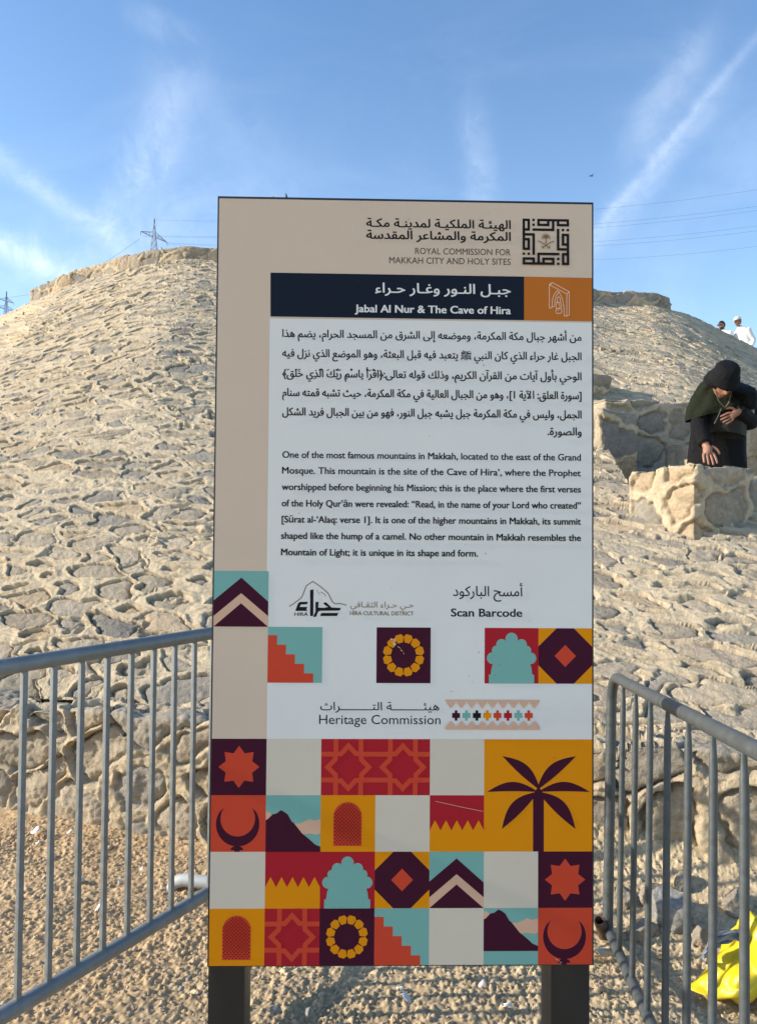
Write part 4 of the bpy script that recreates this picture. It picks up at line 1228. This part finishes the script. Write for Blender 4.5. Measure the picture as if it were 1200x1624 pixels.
def head_mesh(name, c, fwd, up, material, parent, s=1.0):
    """skull with brow, nose, lips, chin and ears"""
    bm = bmesh.new(); bmesh.ops.create_icosphere(bm, subdivisions=5, radius=1)
    f = Vector(fwd).normalized(); u = Vector(up); u = (u-f*u.dot(f)).normalized(); r_ = f.cross(u)
    for v in bm.verts:
        p = v.co
        x, y, z = p.x*.074, p.y*.094, p.z*.115
        if z < 0: x *= 1+.32*z/.115; y = y*(1+.10*z/.115) if y > 0 else y*(1+.45*z/.115)
        if p.y > .5:
            g = lambda cx, cz, wx, wz: math.exp(-((x-cx)/wx)**2-((z-cz)/wz)**2)
            y += .024*g(0, -.018, .013, .020) + .010*g(0, .005, .009, .022) - .011*(g(.031, .010, .018, .012)+g(-.031, .010, .018, .012)) + .006*g(0, .032, .05, .012)
            y += .008*g(0, -.052, .024, .006) + .007*g(0, -.063, .020, .006) - .004*g(0, -.0575, .026, .003) + .010*g(0, -.095, .022, .018)
            y += .004*(g(.031, .008, .012, .009)+g(-.031, .008, .012, .009))
        e = math.exp(-((z+.008)/.026)**2-((y+.008)/.018)**2)
        x += (.014*e if x > 0 else -.014*e) if abs(p.x) > .75 else 0
        v.co = Vector(c) + (r_*x + f*y + u*z)*s
    me = bpy.data.meshes.new(name); bm.to_mesh(me); bm.free(); me.materials.append(material)
    me.polygons.foreach_set('use_smooth', [True]*len(me.polygons))
    return me, (f, u, r_)
def join_mesh(dst, me):
    bm = bmesh.new(); bm.from_mesh(dst.data); bm.from_mesh(me); bm.to_mesh(dst.data); bm.free()
    dst.data.polygons.foreach_set('use_smooth', [True]*len(dst.data.polygons)); bpy.data.meshes.remove(me)
def revolve(name, prof, c, axis, fwd, material, parent, n=36, squash=(1, 1), fn=None):
    ax = Vector(axis).normalized(); f = Vector(fwd); f = (f-ax*f.dot(ax)).normalized(); r_ = f.cross(ax)
    V = []; Fc = []
    for i, (rr, hh) in enumerate(prof):
        for j in range(n):
            t_ = 2*math.pi*j/n
            ex = fn(t_, i) if fn else (1, 0)
            V.append(Vector(c) + (r_*math.cos(t_)*squash[0] + f*math.sin(t_)*squash[1])*rr*ex[0] + ax*(hh+ex[1]))
    for i in range(len(prof)-1):
        for j in range(n): Fc.append((i*n+j, i*n+(j+1) % n, (i+1)*n+(j+1) % n, (i+1)*n+j))
    return meshobj(name, V, Fc, material, parent)

def bending_person():
    o = Vector((2.60, 5.86, 1.47))
    e = empty('person', o, 'person in black robe, dark green shawl and black bucket hat bending over the corner wall', 'person', rz=0)
    loc = lambda px, py, Y: at(px, py, Y)-o
    J = {}; rad = {}; E_ = []
    def jt(n, p, r_, to=None):
        J[n] = Vector(p); rad[n] = r_
        if to: E_.append((to, n))
    jt('pelvis', (.02, .08, .82), (.14, .11))
    jt('spine', (.01, -.02, .98), (.13, .10), 'pelvis')
    jt('chest', (.0, -.16, 1.10), (.145, .10), 'spine')
    jt('neck', (-.02, -.29, 1.16), .052, 'chest')
    jt('nape', (-.025, -.34, 1.155), .05, 'neck')
    for s_, n in ((-1, 'r'), (1, 'l')):
        jt(n+'hip', (.09*s_, .08, .76), .088, 'pelvis'); jt(n+'knee', (.10*s_, .03, .45), .060, n+'hip'); jt(n+'ankle', (.10*s_, .06, .09), .040, n+'knee'); jt(n+'toe', (.11*s_, -.09, .03), .032, n+'ankle')
    # right arm (image left) straight down to the wall top
    jt('rsh', loc(1112, 632, 5.62), .058, 'chest'); jt('relb', loc(1108, 676, 5.52), .044, 'rsh'); jt('rwr', loc(1117, 703, 5.44), .026, 'relb')
    # left arm (image right) bent to the belly
    jt('lsh', loc(1180, 624, 5.66), .058, 'chest'); jt('lelb', loc(1187, 668, 5.60), .044, 'lsh'); jt('lwr', loc(1172, 652, 5.40), .027, 'lelb')
    hand_joints(J, E_, rad, 'rwr', 'rh_', (.05, -.45, -.80), (1, -.1, .1), (0, .6, -.6), 1.3, .25, 1.12)
    hand_joints(J, E_, rad, 'lwr', 'lh_', (-.86, -.1, -.50), (-.45, -.1, .85), (-.1, 1, 0), .8, .5, .92)
    body = skin_body('body', J, E_, rad, e, SKIN, 2)
    hc = loc(1146, 606, 5.36); fw = Vector((-.06, -.66, -.74)); upv = Vector((0, -.74, .66))
    me, (f, u, r_) = head_mesh('head', hc, fw, upv, SKIN, e, 1.0); join_mesh(body, me)
    # robe: bent torso and skirt
    X = lambda w: (w, 0, 0)
    loft('robe', [((.02, .02, .02), X(.26), (0, .20, 0)), ((.02, .03, .35), X(.235), (0, .17, 0)), ((.02, .06, .70), X(.215), (0, .16, 0)), ((.02, .02, .92), X(.205), (0, .14, .06)), ((.0, -.10, 1.06), X(.20), (0, .10, .09)), ((-.01, -.22, 1.15), X(.16), (0, .06, .10)), ((-.02, -.30, 1.17), X(.075), (0, .03, .07))], BLACKCLOTH, e, 40, .035, 1)
    def sleeve(a, b, c, r0, r1, r2, seed):
        a, b, c = J[a], J[b], J[c]
        def ring(p, d, rr):
            d = d.normalized(); s_ = d.orthogonal().normalized(); t_ = d.cross(s_); return (p, s_*rr, t_*rr)
        a2 = a + (a-b)*.1
        return loft('sleeve', [ring(a2, b-a, r0*.8), ring(a, b-a, r0), ring(a*.5+b*.5, b-a, (r0+r1)/2), ring(b, c-a, r1), ring(b*.45+c*.55, c-b, (r1+r2)/2), ring(c+(c-b)*.02, c-b, r2)], BLACKCLOTH, e, 24, .05, seed)
    sleeve('rsh', 'relb', 'rwr', .064, .060, .047, 3); sleeve('lsh', 'lelb', 'lwr', .074, .066, .046, 5)
    # shawl over the shoulders, open at its ragged lower hem
    sh = [loc(1146, 604, 5.50), loc(1147, 610, 5.58), loc(1146, 626, 5.62), loc(1144, 641, 5.60), loc(1142, 651, 5.58)]
    loft('shawl', [(sh[0], X(.085), (0, .05, .05)), (sh[1], X(.160), (0, .10, .05)), (sh[2], X(.215), (0, .145, .02)), (sh[3], X(.236), (0, .165, .0)), (sh[4], (.242, 0, .022), (0, .165, -.012)), (sh[4]+Vector((-.01, 0, -.03)), (.244, 0, .05), (0, .16, -.01))], GREENCLOTH, e, 60, .055, 7, close=(True, False), wrinkle=9)
    # front panel of the tunic hanging from the chest
    loft('tunic', [(loc(1150, 630, 5.60), X(.13), (0, .12, 0)), (loc(1149, 650, 5.58), X(.150), (0, .135, .0)), (loc(1149, 672, 5.58), X(.140), (0, .14, 0)), (loc(1152, 690, 5.60), (.118, 0, -.02), (0, .13, .0))], mat('charcoal_cloth', (.016, .017, .016), .8, bump=.4, bscale=30, bdist=.012), e, 40, .045, 11, close=(True, False))
    # hood of black cloth from the head to the right shoulder
    loft('headscarf', [(hc+u*.075-f*.03, r_*.07, f*.075), (hc+u*.03-f*.035, r_*.090, f*.095), (hc-u*.04-f*.045, r_*.100, f*.090), (loc(1158, 611, 5.50), X(.115), (0, .09, .05)), (loc(1170, 621, 5.54), (.105, 0, .02), (0, .16, .04)), (loc(1173, 636, 5.56), (.095, 0, .0), (0, .172, .0)), (loc(1174, 652, 5.57), (.090, 0, .012), (0, .165, .0))], BLACKCLOTH, e, 40, .05, 9)
    # bucket hat: crown, band and down-turned brim
    hu = (u*.80 - f*.06).normalized()
    hat = revolve('hat', [(.001, .122), (.040, .120), (.068, .110), (.083, .088), (.087, .058), (.088, .042), (.0925, .039), (.099, .018), (.106, -.008), (.108, -.018), (.104, -.018), (.094, .010), (.086, .026)], hc+u*.026-f*.002, hu, f, BLACKCLOTH, e, 40, (1, 1.10), lambda t_, i: (1+.014*math.sin(3*t_+i), .006*math.sin(2*t_+1)*(i > 4)))
    # cords of the lanyard
    m = MB()
    a = loc(1133, 616, 5.36); b = loc(1139, 636, 5.37); c = loc(1149, 647, 5.39); d = loc(1155, 638, 5.39); g_ = loc(1159, 619, 5.38)
    m.tube([a, (a+b)/2+Vector((-.006, -.01, 0)), b, c, d, (d+g_)/2, g_], .0045, 8)
    m.tube([loc(1143, 648, 5.39), loc(1138, 660, 5.40), loc(1132, 672, 5.42)], .0035, 8)
    m.build('cord', mat('olive_cord', (.09, .09, .055), .8), e)
    return e
bending_person()

def standing_person(name_label, o, facing, robe_mat, cap, skinm=SKIN, lean=0.0, H=1.72, hat_mat=None):
    s_ = H/1.75
    e = empty('person', o, name_label, 'person', rz=facing)
    J = {}; rad = {}; E_ = []
    def jt(n, p, r_, to=None):
        J[n] = Vector(p)*s_; rad[n] = r_ if isinstance(r_, tuple) else r_*s_
        if to: E_.append((to, n))
    ln = lean
    jt('pelvis', (0, .02, .95), (.14, .11)); jt('spine', (0, .0-ln*.2, 1.15), (.13, .10), 'pelvis'); jt('chest', (0, -ln*.5, 1.36), (.15, .11), 'spine'); jt('neck', (0, -.01-ln*.75, 1.50), .055, 'chest'); jt('nape', (0, -.025-ln*.85, 1.57), .052, 'neck')
    for q, n in ((-1, 'r'), (1, 'l')):
        jt(n+'hip', (.09*q, .02, .90), .090, 'pelvis'); jt(n+'knee', (.10*q, -.02+.06*q, .50), .062, n+'hip'); jt(n+'ankle', (.10*q, .03+.10*q, .09), .042, n+'knee'); jt(n+'toe', (.11*q, -.12+.10*q, .03), .034, n+'ankle')
        jt(n+'sh', (.185*q, -ln*.55, 1.42), .058, 'chest'); jt(n+'elb', (.22*q, .03+.05*q-ln*.2, 1.14), .044, n+'sh'); jt(n+'wr', (.21*q, -.10+.05*q-ln*.1, .92), .028, n+'elb')
        hand_joints(J, E_, rad, n+'wr', n+'h_', (0, -.3, -1), (0, -1, .2), (-q, 0, 0), 1.0, .6, 1.0)
    body = skin_body('body', J, E_, rad, e, skinm, 2)
    hc = Vector((0, -.05-ln, 1.645))*s_; fw = Vector((0, -1, -.10)); upv = Vector((0, -.1, 1))
    me, (f, u, r_) = head_mesh('head', hc, fw, upv, skinm, e, s_); join_mesh(body, me)
    X = lambda w: (w*s_, 0, 0); Yv = lambda w: (0, w*s_, 0); P3 = lambda *p: Vector(p)*s_
    loft('robe', [(P3(0, .03, .08), X(.24), Yv(.22)), (P3(0, .02, .5), X(.21), Yv(.18)), (P3(0, .01, .95), X(.185), Yv(.15)), (P3(0, -ln*.25, 1.18), X(.18), Yv(.135)), (P3(0, -ln*.5, 1.36), X(.205), Yv(.14)), (P3(0, -ln*.6, 1.45), X(.17), Yv(.105)), (P3(0, -.01-ln*.75, 1.515), X(.075), Yv(.075))], robe_mat, e, 36, .03, len(name_label))
    for n in ('r', 'l'):
        a, b, c = J[n+'sh'], J[n+'elb'], J[n+'wr']
        def ring(p, d, rr):
            d = d.normalized(); q1 = d.orthogonal().normalized(); return (p, q1*rr, d.cross(q1)*rr)
        loft('sleeve', [ring(a+(a-b)*.12, b-a, .05), ring(a, b-a, .082), ring(a*.5+b*.5, b-a, .070), ring(b, c-a, .062), ring(c+(c-b)*.03, c-b, .052)], robe_mat, e, 20, .05, 3)
    return e, hc, f, u, r_, s_
# two men in white on the skyline
e, hc, f, u, r_, s_ = standing_person('person in white with dark hair, beard and sunglasses behind the skyline', at(1150, 700, 20.2).xy.to_3d() + Vector((0, 0, 5.52)), R(-72), WHITECLOTH, None, lean=.06, H=1.74)
def shell(name, hc, f, u, r_, s_, test, grow, material, parent):
    me, _ = head_mesh(name, hc, f, u, material, parent, s_)
    bm = bmesh.new(); bm.from_mesh(me)
    kill = [fc for fc in bm.faces if not test(*[(fc.calc_center_median()-hc).dot(q)/s_ for q in (r_, f, u)])]
    bmesh.ops.delete(bm, geom=kill, context='FACES')
    for v in bm.verts: v.co = hc + (v.co-hc)*grow
    bm.to_mesh(me); bm.free(); me.polygons.foreach_set('use_smooth', [True]*len(me.polygons))
    o = link(bpy.data.objects.new(name, me), parent); sm = o.modifiers.new('t', 'SOLIDIFY'); sm.thickness = .008; return o
shell('hair', hc, f, u, r_, s_, lambda x, y, z: (z > .045 and y < .095) or (z > -.06 and y < -.005), 1.10, HAIR, e)
shell('beard', hc, f, u, r_, s_, lambda x, y, z: z < -.055 and y > -.02 and not (abs(x) < .02 and -.066 < z < -.048 and y > .06), 1.05, HAIR, e)
m = MB()
for q in (-1, 1):
    c = hc + f*.098*s_ + u*.012*s_ + r_*(.033*q*s_)
    m.box(c, (.026, .006, .019), Matrix((r_, f, u)).transposed(), bev=.004)
    m.tube([c+r_*.024*q, hc+r_*.084*q+f*.03+u*.014, hc+r_*.084*q-f*.02+u*.01], .0035, 6)
m.build('sunglasses', BLACKCLOTH, e)
e, hc, f, u, r_, s_ = standing_person('person in white robe and pale peaked cap leaning forward on the skyline', at(1182, 700, 20.0).xy.to_3d() + Vector((0, 0, 5.52)), R(-70), WHITECLOTH, None, lean=.20, H=1.76)
shell('hair', hc, f, u, r_, s_, lambda x, y, z: (z > -.05 and y < -.02 and z < .06), 1.06, HAIR, e)
CAPM = mat('pale_cap_cloth', (.62, .60, .52), .85)
revolve('cap', [(.001, .118), (.04, .113), (.075, .092), (.092, .055), (.096, .02), (.093, .018)], hc+u*.035, (u*1).normalized(), f, CAPM, e, 30, (.9, 1.08))
V = []; n = 14
for i in range(n+1):
    a = math.pi*i/n; x = math.cos(a)*.078; y = math.sin(a)*.10
    V += [hc+u*.052+r_*x+f*(.075), hc+u*(.050-.018*math.sin(a))+r_*x*1.02+f*(.075+y)]
vo = meshobj('visor', V, [(2*i, 2*i+1, 2*i+3, 2*i+2) for i in range(n)], CAPM, e); sm = vo.modifiers.new('t', 'SOLIDIFY'); sm.thickness = .006
# someone in black at the very edge
pp = at(1211, 577, 7.3)
e, hc, f, u, r_, s_ = standing_person('person in black only just showing at the right picture edge behind the bending person', Vector((pp.x, pp.y, pp.z-1.66)), R(20), BLACKCLOTH, None, lean=.08, H=1.64)
revolve('hat', [(.001, .15), (.05, .147), (.09, .13), (.105, .09), (.108, .03), (.13, .0), (.128, -.002), (.106, .02)], hc+u*.01, u, f, BLACKCLOTH, e, 30, (1, 1.06))
loft('headscarf', [(hc+u*.06-f*.02, r_*.085, f*.09), (hc-u*.03-f*.03, r_*.1, f*.1), (hc-u*.11-f*.02, r_*.12, f*.1), (hc-u*.2, r_*.17, f*.13)], BLACKCLOTH, e, 28, .03, 2)

# ------------------------------------------------------------------ pylons, wires, bird
def pylon(px_top, py_top, Y, height, width, label, rz, arms):
    p = at(px_top, py_top, Y); e = empty('power_pylon', (p.x, p.y, p.z-height), label, 'pylon', 'lattice pylons behind the hill', rz)
    def half(z): return width*(.5*(1-z/height)**1.25 + .018)
    m = MB(); w = .105
    lv = [height*(1-(1-k/12)**1.0) for k in range(13)]
    cs = [(1, 1), (-1, 1), (-1, -1), (1, -1)]
    for a in range(12):
        z0, z1 = lv[a], lv[a+1]; h0, h1 = half(z0), half(z1)
        for q in range(4):
            c0, c1 = cs[q], cs[(q+1) % 4]
            m.tube([(c0[0]*h0, c0[1]*h0, z0), (c0[0]*h1, c0[1]*h1, z1)], w, 4)
            m.tube([(c0[0]*h0, c0[1]*h0, z0), (c1[0]*h1, c1[1]*h1, z1)], w*.65, 4)
            m.tube([(c1[0]*h0, c1[1]*h0, z0), (c0[0]*h1, c0[1]*h1, z1)], w*.65, 4)
            m.tube([(c0[0]*h1, c0[1]*h1, z1), (c1[0]*h1, c1[1]*h1, z1)], w*.6, 4)
    m.build('tower', PYLON, e)
    for za, ln, drop in arms:
        for sg in (-1, 1):
            m = MB(); h0 = half(za); tip = Vector((sg*ln, 0, za+drop*sg))
            for c in (-1, 1):
                m.tube([(sg*h0, c*h0, za), tip], w*1.1, 4); m.tube([(sg*h0, c*h0, za+1.9), tip], w*.9, 4)
                for k in range(1, 4):
                    f_ = k/4; a = Vector((sg*h0, c*h0, za)).lerp(tip, f_); b = Vector((sg*h0, c*h0, za+1.9)).lerp(tip, f_); m.tube([a, b], w*.6, 4)
            m.tube([tip, tip+Vector((0, 0, -1.6))], w*1.3, 5)
            m.build('cross_arm', PYLON, e)
    return e
pylon(245, 347, 330, 34, 7.5, 'larger lattice power pylon rising over the parapet of the hill', R(25), ((26.0, 5.6, -1.5),))
pylon(11, 462, 420, 34, 5.6, 'smaller distant lattice pylon at the left picture edge', R(60), ((24.0, 6, 0), (28.5, 4.5, 0)))
def wire(pts, label, group='power lines over the hill', r_=.03):
    # parabola through three surveyed points
    P = [at(*p) for p in pts]
    V = []
    for i in range(41):
        t_ = i/40*1.25
        tm = .72
        l0 = (t_-tm)*(t_-1)/((0-tm)*(0-1)); l1 = (t_-0)*(t_-1)/((tm-0)*(tm-1)); l2 = (t_-0)*(t_-tm)/((1-0)*(1-tm))
        V.append(P[0]*l0 + P[1]*l1 + P[2]*l2)
    m = MB(); m.tube(V, r_, 5); o = m.build('power_line', WIRE)
    return tag(o, label, 'power line', group)
for (x0, y0), yl, yr, lab in (((246, 349), 331.7, 300.7, 'topmost of the six power lines right of the sign'), ((226, 374), 355, 327, 'second power line from the top right of the sign'), ((228, 375), 361.2, 333.7, 'third power line down, close under the second'),
                         ((262, 385), 383.2, 358.2, 'fourth power line down, upper of the lower pair'), ((264, 386), 390, 366, 'fifth power line down, lower of the lower pair'), ((266, 388), 412, 390.7, 'lowest of the six power lines right of the sign')):
    Y0, Y2 = 330, 255; x1 = 945; Y1 = Y0 + (Y2-Y0)*.72
    wire(((x0, y0, Y0), (x1, yl, Y1), (1200, yr, Y2)), lab)
m = MB()
a, b = at(222, 379, 330), at(12, 472, 420)
m.tube([a.lerp(b, i/12) - Vector((0, 0, 6*math.sin(math.pi*i/12))) for i in range(13)], .06, 5)
tag(m.build('power_line', WIRE), 'faint power line between the two pylons over the left slope', 'power line', 'power lines over the hill')
def bird():
    c = at(937, 279, 45); e = empty('bird', c, 'tiny dark bird flying above the right corner of the sign', 'bird', rz=.6)
    V = []; n = 12; prof = [(-.10, .004), (-.08, .018), (-.03, .034), (.03, .036), (.07, .024), (.09, .022), (.11, .014), (.135, .002)]
    m = MB(); m.tube([(x, 0, .006*math.sin(x*20)) for x, _ in prof], [q for _, q in prof], n)
    for sg in (-1, 1):
        W_ = [(.05, .02*sg, .01), (.06, .11*sg, .05), (.03, .20*sg, .035), (-.02, .12*sg, .045), (-.03, .02*sg, .01)]
        k = len(m.v); m.add(W_ + [(x, y, z-.006) for x, y, z in W_], [(0, 1, 2, 3, 4), (9, 8, 7, 6, 5)] + [(i, (i+1) % 5 , (i+1) % 5+5, i+5) for i in range(5)])
    m.add([(-.09, -.012, 0), (-.09, .012, 0), (-.16, .03, .004), (-.16, -.03, .004)], [(0, 1, 2, 3), (3, 2, 1, 0)])
    m.build('body', mat('brown_feathers', (.10, .055, .025), .8), e)
bird()
